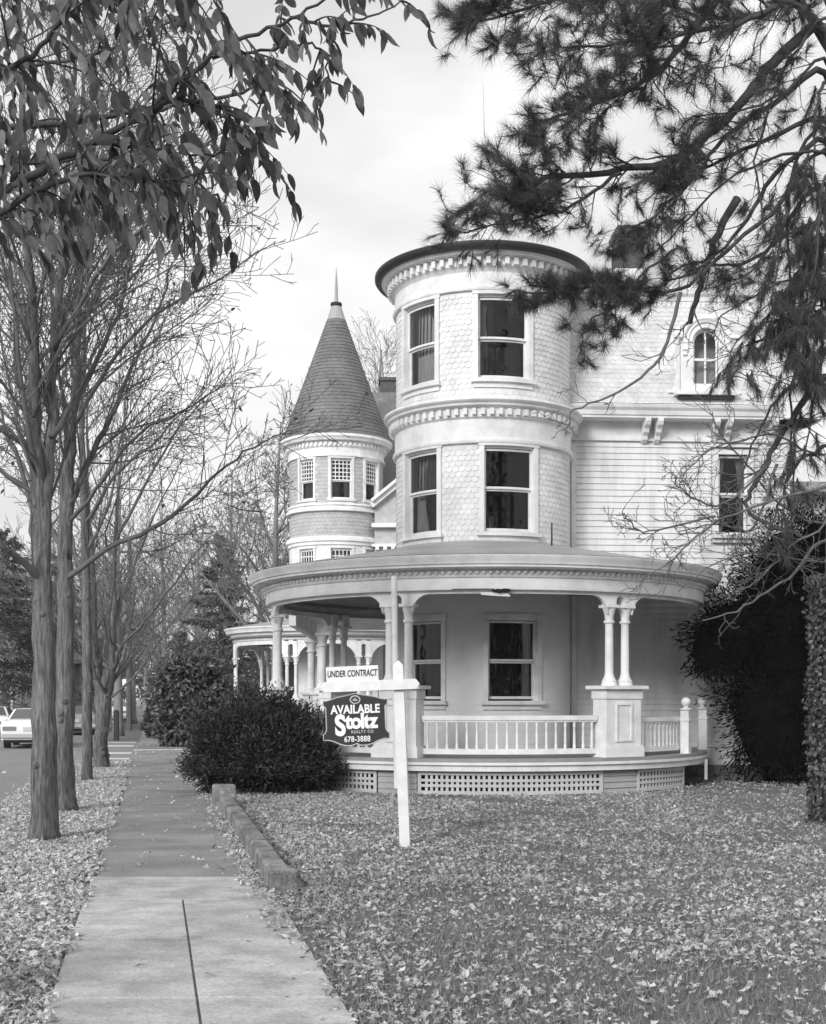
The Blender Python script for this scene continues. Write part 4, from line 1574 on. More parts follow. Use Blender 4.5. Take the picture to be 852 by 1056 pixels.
t1 = street_tree('street_tree', 'nearest bare street tree, trunk forking into two upright stems, left of the footpath', base(46, 868, Y1),
    ([base(46, 868, Y1) + Vector((0, 0, -.05))] + pl(Y1, (46, 800), (45, 720), (44, 640), (42, 570), (38, 470), (36, 420)), .07),
    [(pl(Y1, (43, 580), (40, 520), (36, 440), (34, 350, -.1), (30, 250, -.3), (24, 130, -.4), (20, 0, -.5), (15, -80, -.6)), .092, .015),
     (pl(Y1, (44, 600), (47, 530), (52, 450, .1), (56, 360, .3), (63, 260, .5), (72, 140, .7), (80, 20, .9)), .090, .015),
     (pl(Y1, (44, 600), (20, 575, -.3), (-8, 560, -.6), (-60, 520, -1)), .05, .012),
     (pl(Y1, (38, 560), (24, 490, .4), (5, 440, .7), (-10, 380, 1)), .04, .01),
     (pl(Y1, (52, 450), (85, 400, .5), (115, 340, 1), (140, 260, 1.5), (170, 190, 1.9)), .04, .008),
     (pl(Y1, (34, 350), (10, 290, .4), (-20, 200, 1)), .035, .008),
     (pl(Y1, (56, 360), (90, 300, -.6), (130, 250, -1), (190, 205, -1.3), (240, 180, -1.5)), .035, .007),
     (pl(Y1, (43, 500), (28, 430, -.4), (12, 300, -.8), (0, 150, -1)), .04, .01)], 21, .165, .05)
t2 = street_tree('street_tree', 'second bare street tree from the camera, with a long limb reaching over the footpath', base(67, 838, Y2),
    ([base(67, 838, Y2) + Vector((0, 0, -.05))] + pl(Y2, (66, 780), (67, 700), (67, 620), (67, 560), (70, 480), (74, 420)), .07),
    [(pl(Y2, (62, 600), (109, 567, -.3), (155, 546, -.6), (197, 517, -.8), (225, 486, -1), (262, 462, -1.2), (300, 443, -1.4)), .042, .006),
     (pl(Y2, (67, 580), (69, 500), (74, 430), (80, 340, .2), (82, 240, .4), (84, 120, .5), (88, 0, .6)), .10, .015),
     (pl(Y2, (67, 570), (74, 520), (88, 480, .3), (115, 430, .6), (135, 380, .9), (160, 330, 1.2), (178, 270, 1.5)), .065, .010),
     (pl(Y2, (70, 540), (100, 505, -.5), (135, 455, -.9), (185, 425, -1.3), (235, 395, -1.7)), .034, .006),
     (pl(Y2, (76, 440), (110, 380, -.3), (160, 325, -.7), (220, 290, -1.1), (275, 255, -1.3)), .034, .006),
     (pl(Y2, (66, 570), (40, 520, .6), (18, 470, 1.1), (-10, 430, 1.6)), .045, .01),
     (pl(Y2, (72, 470), (60, 390, -.6), (50, 280, -1), (45, 150, -1.2)), .035, .008),
     (pl(Y2, (80, 340), (115, 270, .5), (150, 190, .9), (180, 110, 1.2)), .04, .008)], 22, .165, .05)
t3 = street_tree('street_tree', 'slim bare street tree with the thinnest trunk, third along the verge', base(90, 806, Y3),
    ([base(90, 806, Y3) + Vector((0, 0, -.05))] + pl(Y3, (90, 760), (90, 700), (89, 630), (88, 560), (86, 480)), .075),
    [(pl(Y3, (86, 490), (84, 400), (90, 300), (92, 200)), .06, .012),
     (pl(Y3, (88, 570), (112, 520), (125, 450, .5), (140, 380, .8)), .04, .008),
     (pl(Y3, (88, 600), (70, 540, .5), (58, 470, .8), (50, 400, 1.2)), .04, .008),
     (pl(Y3, (87, 540), (120, 490, -.5), (165, 450, -1), (210, 400, -1.5)), .04, .007)], 23, .105, .05, rmin=.0045, dens=(0, 2.8, 4.0, 4.4))
t4 = street_tree('street_tree', 'bare street tree forking low into a V, farthest before the crosswalk', base(104, 793, Y4),
    ([base(104, 793, Y4) + Vector((0, 0, -.05))] + pl(Y4, (104, 770), (105, 745), (108, 715), (112, 690)), .10),
    [(pl(Y4, (104, 762), (103, 735), (99, 690), (97, 640), (94, 560), (90, 470), (92, 370)), .12, .012),
     (pl(Y4, (106, 760), (109, 725), (115, 690), (117, 640), (118, 560), (125, 470), (135, 370)), .12, .012),
     (pl(Y4, (115, 695), (125, 668, -.3), (150, 640, -.7), (180, 600, -1), (215, 555, -1.3)), .05, .008),
     (pl(Y4, (117, 640), (135, 590, .4), (160, 530, .8), (190, 470, 1.2)), .045, .008),
     (pl(Y4, (97, 640), (80, 590, .3), (65, 520, .7), (60, 430, 1)), .045, .008),
     (pl(Y4, (118, 560), (150, 500), (185, 440), (230, 390)), .045, .008)], 24, .19, .05, rmin=.005, dens=(0, 2.4, 3.6, 4.2))

# leafy tree standing just outside the picture, its boughs hanging in at the top left
lt = thing('leafy_tree', S(-1.25, 6.3), 'leafy tree with dark drooping pointed leaves hanging in at the top left', 'tree')
ltr, lcr = MB(), MB()
gl = random.Random(3)
bs = S(-1.25, 6.3)
tp = smooth_path([bs, bs + Vector((0, 0, 1.6)), bs + Vector((.04, 0, 3.0)), bs + Vector((.0, .1, 4.2)), bs + Vector((-.1, .1, 6.0))], 4)
ltr.tube(tp, [.21 - .11 * i / (len(tp) - 1) for i in range(len(tp))], 12)
sprigs = []


def bough(pts, ra, rb, dens=9, L=(.25, .6), start=.12):
    lp = smooth_path(pts, 5, gl, .006)
    n_ = len(lp)
    lr = [ra + (rb - ra) * i / (n_ - 1) for i in range(n_)]
    (ltr if ra > .03 else lcr).tube(lp, lr, 7)
    tot = sum((lp[i + 1] - lp[i]).length for i in range(n_ - 1))
    for i in range(int(tot * dens)):
        f = start + (1 - start) * gl.random()
        x_ = min(f, .999) * (n_ - 1)
        j = int(x_)
        q = lp[j].lerp(lp[j + 1], x_ - j)
        if (q.x / q.y * F + CX) < -120: continue
        t = (lp[j + 1] - lp[j]).normalized()
        w = rand_perp(t, gl)
        d_ = (t * .5 + w * .8 + Vector((0, 0, -.15))).normalized()
        l = gl.uniform(*L)
        m_ = 7
        ps = [q]
        for s_ in range(m_):
            d_ = (d_ + Vector((0, 0, -.12)) + Vector((gl.gauss(0, .06), gl.gauss(0, .06), 0))).normalized()
            ps.append(ps[-1] + d_ * l / m_)
        lcr.tube(ps, [.006 - .0045 * s_ / m_ for s_ in range(m_ + 1)], 4)
        sprigs.append(ps)


YL = 6.0
tops = tp[-1]
bough([bs + Vector((0, 0, 3.6)), P(-60, 215, 6.1), P(15, 192, 6.0), P(60, 165, 5.9), P(110, 140, 5.8), P(160, 115, 5.7), P(190, 98, 5.6)], .028, .010, 9)
bough([P(150, 120, 5.72), P(185, 85, 5.7), P(220, 55, 5.7), P(265, 35, 5.65), P(310, 15, 5.6), P(350, -15, 5.5)], .014, .005, 10, (.2, .45))
bough([bs + Vector((0, .05, 4.1)), P(-60, 130, 6.3), P(0, 131, 6.4), P(60, 129, 6.5), P(120, 118, 6.5), P(180, 108, 6.6), P(250, 95, 6.7), P(285, 85, 6.8)], .022, .006, 8, (.2, .45))
bough([P(185, 102, 5.65), P(225, 110, 5.8), P(255, 125, 6.0), P(265, 140, 6.1)], .01, .005, 10, (.15, .4))
bough([P(220, 58, 5.7), P(270, 52, 5.9), P(320, 45, 6.0), P(335, 60, 6.1), P(342, 85, 6.2)], .008, .004, 12, (.15, .35), 0)
bough([P(300, 20, 5.6), P(340, 28, 5.6), P(380, 18, 5.6), P(420, 2, 5.6)], .008, .003, 10, (.12, .28), 0)
bough([bs + Vector((-.05, .1, 5.0)), P(-60, 30, 5.3), P(0, 72, 5.2), P(40, 48, 5.1), P(75, 0, 5.0), P(95, -50, 4.9)], .016, .006, 13, (.25, .6))
bough([bs + Vector((-.05, .1, 5.4)), P(-40, -40, 5.6), P(40, -30, 5.3), P(120, -25, 5.1), P(200, -30, 5.0)], .02, .006, 13, (.25, .6))
bough([bs + Vector((0, 0, 3.2)), P(-70, 250, 5.4), P(-10, 225, 5.3), P(40, 195, 5.2), P(90, 180, 5.2), P(150, 185, 5.3), P(200, 195, 5.4)], .02, .005, 17, (.2, .4))
bough([P(-30, 235, 6.0), P(40, 215, 6.1), P(110, 205, 6.2), P(180, 200, 6.2), P(225, 200, 6.1)], .012, .005, 13, (.2, .4), 0)
bough([P(100, 145, 5.8), P(150, 155, 5.9), P(200, 160, 6.0), P(240, 155, 6.1)], .010, .004, 12, (.2, .4), 0)
bough([P(235, 115, 5.7), P(258, 135, 5.7), P(270, 160, 5.7)], .007, .004, 20, (.15, .3), 0)
bough([P(-40, 180, 6.8), P(20, 170, 6.9), P(90, 165, 7.0), P(170, 160, 7.1), P(215, 150, 7.2)], .014, .005, 12, (.25, .5))
bough([P(-50, 90, 6.9), P(10, 70, 7.0), P(80, 60, 7.0), P(140, 40, 7.0), P(200, 10, 7.0)], .014, .005, 13, (.25, .5))
ltr.build('trunk', 'bark', lt, 'all')
lcr.build('branches', 'pinebark', lt, 'all')
pos, dr, nr, ln = [], [], [], []
for ps in sprigs:
    for s_ in range(1, len(ps)):
        for sg in (-1, 1):
            if gl.random() < .38: continue
            t = (ps[s_] - ps[s_ - 1]).normalized()
            w = t.cross(Vector((gl.gauss(0, .4), gl.gauss(0, .4), 1))).normalized() * sg
            pos.append(ps[s_ - 1].lerp(ps[s_], gl.random())[:])
            dr.append((t * .45 + w * .5 + Vector((0, 0, -.95)) + Vector((gl.gauss(0, .15), gl.gauss(0, .15), 0)))[:])
            nr.append((w * .6 + Vector((gl.gauss(0, .6), gl.gauss(0, .6), .3)))[:])
            ln.append(gl.uniform(.055, .115))
    pos.append(ps[-1][:])
    dr.append(((ps[-1] - ps[-2]).normalized() + Vector((0, 0, -.6)))[:])
    nr.append((gl.gauss(0, 1), gl.gauss(0, 1), .3))
    ln.append(gl.uniform(.08, .13))
ln = np.array(ln)
scatter('leaves', LEAF, np.array(pos), np.array(dr), np.array(nr), ln, ln * rs.uniform(.36, .48, len(ln)), 'leafdark', lt, True)

# ================================================================== PINE
gp = random.Random(17)
YP = 15.9
pb0 = base(866, 850, YP)
pine = thing('pine_tree', pb0, 'tall pine with long needle boughs and ivy clad trunk at the right edge', 'tree')
ptr, pbr, pdead = MB(), MB(), MB()
tp = smooth_path([pb0 + Vector((0, 0, -.1)), pb0 + Vector((.0, 0, 1)), pb0 + Vector((.03, 0, 3)), pb0 + Vector((.05, 0, 6)), pb0 + Vector((.1, 0, 9)), pb0 + Vector((.1, 0, 12)), pb0 + Vector((.1, .1, 15))], 4)
ptr.tube(tp, [.27 - .18 * (i / (len(tp) - 1)) for i in range(len(tp))], 14)
tufts, droop = [], []


def pine_limb(px, Ya, Yb, ra, rb, dens=3.0, L=(.35, .9), tuft=1.0, dead=False, start=.25, sub=2, from_trunk=None, dz=0.0):
    n_ = len(px)
    pts = [P(q[0], q[1], Ya + (Yb - Ya) * (i / max(1, n_ - 1))) for i, q in enumerate(px)]
    if from_trunk is not None:
        pts = [Vector((pb0.x, pb0.y, from_trunk))] + pts
    lp = smooth_path(pts, 4, gp, .012)
    n_ = len(lp)
    lr = [ra + (rb - ra) * (i / (n_ - 1)) ** .7 for i in range(n_)]
    (pdead if dead and ra < .03 else pbr).tube(lp, lr, 8 if ra > .03 else 5)
    mb = pdead if dead else pbr
    tot = sum((lp[i + 1] - lp[i]).length for i in range(n_ - 1))
    for i in range(int(tot * dens)):
        f = start + (1 - start) * gp.random()
        x_ = min(f, .999) * (n_ - 1)
        j = int(x_)
        q = lp[j].lerp(lp[j + 1], x_ - j)
        t = (lp[j + 1] - lp[j]).normalized()
        w = rand_perp(t, gp)
        d_ = (t * .75 + w * .65).normalized()
        l = gp.uniform(*L) * (1.1 - .4 * f)
        twig(mb, q, d_, l, max(.006, lr[j] * .4), sub, tuft, dead)
    if not dead: tufts.append((lp[-1], (lp[-1] - lp[-2]).normalized()))


def twig(mb, q, d_, l, r_, lvl, tuft, dead):
    m_ = max(3, int(l / .12))
    ps, ds = [q], [d_]
    for s_ in range(m_):
        d_ = (d_ + Vector((gp.gauss(0, .16), gp.gauss(0, .16), gp.gauss(0, .16) + (.05 if not dead else .07)))).normalized()
        ps.append(ps[-1] + d_ * l / m_)
        ds.append(d_)
    mb.tube(ps, [max(.0035, r_ * (1 - .7 * s_ / m_)) for s_ in range(m_ + 1)], 4, cap=False)
    if lvl > 0:
        for _ in range(gp.choice((1, 2, 2, 3))):
            j = gp.randrange(1, m_ + 1)
            w = rand_perp(ds[j], gp)
            twig(mb, ps[j], (ds[j] * .7 + w * .7).normalized(), l * gp.uniform(.4, .65), r_ * .6, lvl - 1, tuft, dead)
    if not dead:
        if gp.random() < tuft * .85: tufts.append((ps[-1], ds[-1]))
        if lvl == 0 and gp.random() < tuft * .5: tufts.append((ps[m_ // 2], ds[m_ // 2]))


pine_limb([(852, 32), (796, 64), (772, 97), (737, 134), (697, 163), (643, 176), (578, 181), (555, 187), (535, 193)], 15.6, 13.6, .095, .018, 6.0, (.35, .85), 1, from_trunk=8.6, start=.45)
pine_limb([(790, -40), (735, 5), (697, 54), (673, 79), (643, 94), (603, 111), (585, 116), (560, 124)], 15.2, 13.3, .06, .012, 7.0, (.35, .8), 1, from_trunk=9.6, start=.3)
pine_limb([(816, 2), (772, 22), (707, 35), (660, 40), (630, 46), (590, 48)], 15.0, 13.4, .045, .012, 8.0, (.35, .8), 1, from_trunk=9.8, start=.2)
pine_limb([(800, -60), (700, -30), (620, -10), (580, -5), (530, 12), (492, 22)], 15.0, 13.8, .05, .012, 10, (.35, .8), 1, from_trunk=10.4, start=.25)
pine_limb([(840, -20), (790, 10), (740, 20), (690, 5), (640, -20)], 15.4, 15.0, .05, .012, 8, (.4, .9), 1, from_trunk=9.9, start=.2)
pine_limb([(852, 74), (800, 105), (777, 119), (740, 150), (710, 190), (670, 225), (640, 245)], 15.4, 14.2, .05, .012, 5.0, (.35, .8), .8, from_trunk=8.3, start=.45)
pine_limb([(852, 124), (787, 146), (747, 163), (712, 185), (690, 215)], 15.5, 15.2, .045, .012, 4, (.3, .7), .35, from_trunk=8.0)
pine_limb([(640, 177), (600, 205), (570, 220), (525, 230), (472, 238)], 14.0, 13.3, .025, .009, 10, (.3, .65), 1, start=.1)
pine_limb([(836, 180), (797, 217), (737, 269), (702, 299), (655, 300), (620, 295), (580, 300), (535, 303)], 15.2, 13.6, .04, .008, 7, (.15, .3), .9, from_trunk=7.2, start=.5)
pine_limb([(700, 255), (660, 285), (640, 315), (610, 330), (600, 345)], 14.3, 14.0, .018, .007, 8, (.2, .4), .85, start=.2)
pine_limb([(702, 303), (688, 353), (668, 383), (628, 410), (593, 423), (585, 440)], 14.4, 13.8, .026, .008, 4, (.2, .45), 0, True)
pine_limb([(760, 205), (740, 240), (727, 280), (718, 310), (712, 333)], 15.0, 14.8, .055, .03, 2.5, (.3, .7), 0, True)
pine_limb([(852, 145), (800, 180), (770, 225), (740, 262), (705, 285), (660, 300)], 15.5, 14.3, .045, .01, 4.5, (.3, .6), .15, from_trunk=7.7)
pine_limb([(852, 190), (810, 230), (790, 260), (750, 275), (715, 270), (690, 285)], 15.4, 14.8, .04, .01, 4.5, (.3, .6), .2, from_trunk=7.0)
pine_limb([(845, 130), (820, 170), (812, 230), (815, 290)], 15.6, 15.3, .035, .012, 4, (.3, .6), .2, from_trunk=8.4)
pine_limb([(852, 20), (815, 60), (790, 120), (780, 180), (790, 240)], 15.3, 14.8, .03, .01, 5, (.3, .6), .25, from_trunk=9.2)
pine_limb([(850, 60), (810, 95), (760, 115), (715, 120)], 15.2, 14.5, .03, .008, 6, (.3, .6), .5, from_trunk=8.9)
pine_limb([(850, 160), (790, 165), (735, 200), (690, 245), (660, 275)], 15.1, 14.2, .03, .007, 5, (.25, .5), .25, from_trunk=7.9)
pine_limb([(850, 230), (800, 250), (770, 285), (740, 300)], 15.1, 14.3, .025, .007, 6, (.25, .5), .3, from_trunk=7.0)
pine_limb([(845, 390), (827, 415), (804, 451), (787, 484), (770, 513), (773, 530), (793, 541), (815, 550)], 15.4, 14.6, .055, .015, 3.5, (.3, .8), 0, True, from_trunk=5.6)
pine_limb([(790, 480), (748, 520), (714, 513), (700, 500), (697, 490)], 14.8, 14.3, .018, .006, 7, (.25, .55), 0, True)
pine_limb([(852, 500), (800, 515), (748, 532), (711, 560), (690, 580), (660, 600)], 15.0, 14.0, .028, .006, 5, (.3, .6), 0, True, from_trunk=4.6)
pine_limb([(739, 532), (686, 544), (658, 546), (646, 535), (642, 527)], 14.6, 14.0, .014, .005, 7, (.2, .4), 0, True)
pine_limb([(800, 480), (775, 545), (740, 540), (700, 548)], 14.9, 14.5, .02, .006, 8, (.3, .6), 0, True)
pine_limb([(845, 560), (820, 590), (790, 610), (760, 630), (725, 640)], 15.2, 14.0, .028, .008, 3, (.3, .6), 0, True, from_trunk=3.6)
pine_limb([(852, 540), (815, 565), (780, 600), (760, 608)], 15.0, 14.4, .02, .007, 4, (.2, .5), 0, True, from_trunk=4.1)
for px, Ya, Yb, ra, z in (([(845, 395), (815, 400), (790, 430), (772, 470), (760, 520), (765, 560)], 15.3, 14.6, .03, 5.8), ([(850, 360), (820, 380), (816, 440), (818, 520), (812, 580)], 15.4, 15.0, .03, 6.3),
                          ([(850, 540), (805, 520), (770, 478), (745, 450), (735, 425)], 15.3, 14.5, .022, 4.2), ([(850, 470), (800, 450), (760, 455), (725, 470), (700, 500)], 15.2, 14.2, .02, 5.0),
                          ([(850, 330), (800, 330), (765, 345), (752, 370)], 15.3, 14.6, .022, 6.9), ([(850, 580), (790, 570), (740, 580), (700, 610)], 15.2, 14.2, .02, 3.7), ([(850, 270), (790, 300), (745, 325), (735, 350)], 15.3, 14.7, .02, 7.5)):
    pine_limb(px, Ya, Yb, ra, .006, 5.5, (.25, .6), 0, True, from_trunk=z)
# drooping foliage on the right
def droop_bough(px, Ya, Yb, k_, from_trunk):
    n_ = len(px)
    pts = [Vector((pb0.x, pb0.y, from_trunk))] + [P(q[0], q[1], Ya + (Yb - Ya) * i / (n_ - 1)) for i, q in enumerate(px)]
    lp = smooth_path(pts, 5, gp, .015)
    n_ = len(lp)
    pbr.tube(lp, [.03 - .022 * i / (n_ - 1) for i in range(n_)], 6)
    for i in range(k_):
        x_ = (.3 + .7 * (i + gp.random()) / k_) * (n_ - 1.001)
        j = int(x_)
        q = lp[j].lerp(lp[j + 1], x_ - j)
        d_ = Vector((gp.gauss(0, .8), gp.gauss(0, .8), gp.uniform(-.2, .5))).normalized()
        ps = [q]
        l = gp.uniform(.15, .45)
        for m_ in range(5):
            d_ = (d_ + Vector((0, 0, -.32))).normalized()
            ps.append(ps[-1] + d_ * l / 5)
        pbr.tube(ps, [.008, .007, .006, .005, .005, .004], 4)
        droop.append((ps[-1], (d_ + Vector((0, 0, -.6))).normalized()))
        droop.append((ps[3], (d_ + Vector((gp.gauss(0, .3), gp.gauss(0, .3), -.8))).normalized()))
    droop.append((lp[-1], Vector((0, 0, -1))))


for px, Ya, Yb, k_, z in (([(835, 165), (815, 200), (802, 260), (796, 315)], 15.2, 14.4, 22, 8.6), ([(845, 220), (832, 270), (824, 340), (818, 400)], 15.0, 14.5, 38, 7.9),
                          ([(848, 320), (800, 340), (772, 365), (752, 392)], 15.2, 14.3, 22, 6.7), ([(850, 365), (838, 420), (830, 470)], 15.2, 14.8, 12, 6.0),
                          ([(845, 465), (820, 480), (800, 530), (788, 565)], 15.3, 14.6, 10, 4.9), ([(848, 90), (840, 140), (838, 210)], 15.3, 14.9, 16, 9.4),
                          ([(850, 250), (846, 320), (848, 400)], 15.0, 14.7, 30, 7.6), ([(848, 280), (812, 305), (800, 360)], 15.2, 14.5, 26, 7.0), ([(852, 180), (846, 220), (840, 290)], 14.9, 14.5, 18, 8.1),
                          ([(846, 300), (835, 330), (828, 380)], 14.7, 14.3, 32, 7.1)):
    droop_bough(px, Ya, Yb, k_, z)
ptr.build('trunk', 'pinebark', pine, 'all')
pbr.build('boughs', 'pinebark', pine, 'all')
pdead.build('dead_branches', 'deadtwig', pine, 'all')


def needles(name, tf, k_, L, spread, m, parent, droop_=0.0, w=.0075):
    p, d = tips_arrays(tf)
    n_ = len(p)
    pp = np.repeat(p, k_, 0) - np.repeat(d, k_, 0) * (rs.uniform(0, .14, (n_ * k_, 1)))
    dd = norm(np.repeat(d, k_, 0) * rs.uniform(.25, 1.1, (n_ * k_, 1)) + rs.normal(0, spread, (n_ * k_, 3)) + np.array([0, 0, -droop_]))
    return scatter(name, NEEDLE, pp, dd, rs.normal(0, 1, (n_ * k_, 3)), L * rs.uniform(.65, 1.15, n_ * k_), w, m, parent)


needles('needles', tufts, 62, .19, .40, 'needle', pine, .08, .0043)
needles('drooping_needles', droop, 85, .20, .36, 'needledead', pine, .35, .006)
# ivy
n = 5200
a = rs.uniform(0, 2 * PI, n); z = rs.uniform(0, 3.15, n) ** 1.0
r = .30 + .10 * rs.uniform(0, 1, n) * (1 + .4 * np.sin(a * 3 + z * 4))
pos = np.stack([pb0.x + r * np.cos(a), pb0.y + r * np.sin(a), z], 1)
out = np.stack([np.cos(a), np.sin(a), np.zeros(n)], 1)
scatter('ivy', LEAF, pos, rs.normal(0, .6, (n, 3)) + np.array([0, 0, -.7]), out + rs.normal(0, .4, (n, 3)), rs.uniform(.035, .08, n), rs.uniform(.03, .07, n), 'ivy', pine)

# ================================================================== SHRUBS AND EVERGREENS
def lobed(root, name, lobes, n, L, W, m, seed, outw=1.0, up=.3, tmpl=SPRAY, inner=.35, lump=.18, ragged=.06):
    r = np.random.RandomState(seed)
    P_, D_ = [], []
    vol = np.array([l[3] * l[4] * l[5] for l in lobes]) ** .67
    for lb, k_ in zip(lobes, (n * vol / vol.sum()).astype(int)):
        cx, cy, cz, rx, ry, rz = lb
        d = norm(r.normal(0, 1, (k_, 3)))
        lu = 1 + lump * (np.sin(d[:, 0] * 7 + cx * 3) * np.sin(d[:, 1] * 6 + cy) + np.sin(d[:, 2] * 8 + cz * 5) * .7) + r.normal(0, ragged, k_)
        rr = lu * (1 - inner * r.uniform(0, 1, k_) ** 2)
        p = np.array([cx, cy, cz]) + d * rr[:, None] * np.array([rx, ry, rz])
        P_.append(p)
        D_.append(d)
    p, d = np.concatenate(P_), np.concatenate(D_)
    kp = p[:, 2] > .02
    p, d = p[kp], d[kp]
    k_ = len(p)
    dd = d * outw + r.normal(0, .55, (k_, 3)) + np.array([0, 0, up])
    o = scatter(name, tmpl, p, dd, r.normal(0, .6, (k_, 3)) + d, L * r.uniform(.6, 1.3, k_), W * r.uniform(.7, 1.2, k_), m, root)
    return o


def shrub_core(root, lobes, k_=.72, name='dark_inner_core', m='core'):  # near-black lumps painting the inner shade of the foliage
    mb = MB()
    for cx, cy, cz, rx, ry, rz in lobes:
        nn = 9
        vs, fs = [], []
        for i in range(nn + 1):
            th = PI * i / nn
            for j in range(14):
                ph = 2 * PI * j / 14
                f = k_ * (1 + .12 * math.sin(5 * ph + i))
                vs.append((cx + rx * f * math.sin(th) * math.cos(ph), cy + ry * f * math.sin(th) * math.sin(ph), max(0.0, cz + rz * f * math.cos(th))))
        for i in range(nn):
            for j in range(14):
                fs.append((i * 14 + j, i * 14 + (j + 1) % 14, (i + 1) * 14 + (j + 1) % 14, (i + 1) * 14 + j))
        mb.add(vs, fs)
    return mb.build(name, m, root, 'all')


def stems(root, cx, cy, h, n_, sp, r_, seed, m='core'):
    g_ = random.Random(seed)
    mb = MB()
    for i in range(n_):
        a = 2 * PI * i / n_ + g_.uniform(-.3, .3)
        q = Vector((cx + .1 * math.cos(a), cy + .1 * math.sin(a), -.05))
        e = Vector((cx + sp * math.cos(a), cy + sp * math.sin(a), h))
        mb.tube([q, q.lerp(e, .5) + Vector((0, 0, h * .1)), e], [r_, r_ * .7, r_ * .4], 6)
    return mb.build('stems', m, root, 'all')


yb = S(0, 0) * 0
yx = P(268, 0, 21.0).x
yew = thing('yew_bush', (yx, 21.0, 0), 'dense dark spreading yew bush between the footpath and the porch', 'bush')
lb = [(yx - .55, 21.1, .72, .75, .7, .78), (yx + .1, 21.2, .85, .75, .7, .84), (yx + .6, 21.0, .62, .68, .65, .68), (yx - .82, 20.9, .5, .42, .5, .5), (yx + .0, 20.7, .5, .7, .55, .55), (yx + .95, 21.0, .45, .42, .45, .42),
      (yx - .3, 21.5, 1.2, .4, .4, .46), (yx + .3, 21.4, 1.15, .4, .4, .4)]
lb = [(yx + .03 + (q[0] - yx) * .88, q[1], q[2], q[3] * .92, q[4], q[5]) for q in lb]
stems(yew, yx, 21.0, .9, 8, .7, .03, 1)
shrub_core(yew, lb)
lobed(yew, 'foliage', lb, 48000, .105, .026, 'yew', 4, 1.0, .35, lump=.30, ragged=.10)

rx_ = P(197, 0, 41).x
rho = thing('broadleaf_shrub', (rx_, 41, 0), 'tall rounded broadleaf shrub behind the dark yew, left of the turreted porch', 'shrub')
lb = [(rx_, 41, 1.6, 1.15, 1.1, 1.45), (rx_ - .55, 40.8, 1.9, .7, .8, .9), (rx_ + .6, 40.9, 1.7, .75, .8, 1.2), (rx_ - .2, 40.6, 2.4, .7, .7, .65), (rx_ + .3, 40.5, .9, 1.0, .8, .9), (rx_ - .6, 40.6, .7, .5, .6, .7)]
stems(rho, rx_, 41, 2, 7, .8, .04, 2)
shrub_core(rho, lb)
lobed(rho, 'foliage', lb, 9000, .19, .085, 'rhodo', 5, .9, -.1, LEAF, lump=.22)

hx, hy = P(800, 0, 23.4).x, 23.5
hem = thing('evergreen_shrub', (hx, hy, 0), 'tall near black evergreen mass shading the house wall, between porch steps and pine', 'shrub')
lb = [(hx + .1, hy, 1.3, .95, .8, 1.35), (hx + .2, hy, 2.7, 1.0, .8, 1.3), (hx - .72, hy - .1, 2.75, .72, .6, .72), (hx + .9, hy - .2, 1.4, .8, .8, 1.5), (hx + 1.0, hy - .2, 3.0, .8, .7, 1.4), (hx - .1, hy - .1, 3.4, .6, .55, .8),
      (hx - 1.2, hy - .2, 2.5, .42, .4, .52), (hx + .2, hy, 3.9, .65, .6, .9), (hx + .9, hy - .1, 4.1, .7, .6, .9)]
stems(hem, hx, hy, 3, 6, .5, .06, 3)
shrub_core(hem, lb, .8)
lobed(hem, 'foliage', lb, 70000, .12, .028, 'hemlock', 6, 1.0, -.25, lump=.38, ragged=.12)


def conifer(px, base_y, topz, rad, label, seed, n=9000, m='conifer', group=None, name='conifer_tree', Y=None, thin=1.0):
    x = P(px, 0, Y).x
    root = thing(name, (x, Y, 0), label, 'tree', group)
    r = np.random.RandomState(seed)
    tb = MB()
    tb.tube([(x, Y, -.1), (x, Y, topz * .5), (x, Y, topz)], [.22, .13, .02], 8)
    tb.build('trunk', 'hazebark', root, 'all')
    nb = int(topz * 12)
    n = int(n * 1.5)
    pos, drr = [], []
    bm_ = MB()
    for i in range(nb):
        t = (i + r.uniform()) / nb
        z = base_y + (topz - base_y) * t
        a = r.uniform(0, 2 * PI)
        L = rad * (1 - t) ** .85 * r.uniform(.65, 1.15) + .12
        dx, dy = math.cos(a), math.sin(a)
        dz = -.25 + .5 * t
        bm_.tube([(x, Y, z), (x + dx * L, Y + dy * L, z + dz * L)], [.03, .008], 4)
        k_ = int(n / nb * (L / rad * 1.4 + .15))
        f = r.uniform(.12, 1.02, k_)
        w = r.normal(0, 1, (k_, 3)) * np.array([1, 1, .45])[None] * (L * .16 + .05)
        p = np.array([x, Y, z]) + f[:, None] * L * np.array([dx, dy, dz]) + w * (1.15 - f)[:, None]
        pos.append(p)
        drr.append(np.tile(np.array([dx, dy, dz - .25]), (k_, 1)) + r.normal(0, .45, (k_, 3)))
    bm_.build('limbs', 'hazebark', root, 'all')
    p, d = np.concatenate(pos), np.concatenate(drr)
    k_ = len(p)
    scatter('crown', SPRAY, p, d, r.normal(0, .5, (k_, 3)) + np.array([0, 0, 1.0]), (.12 + Y * .0018) * r.uniform(.6, 1.3, k_), (.04 + Y * .0008) * r.uniform(.7, 1.2, k_), m, root)
    return root


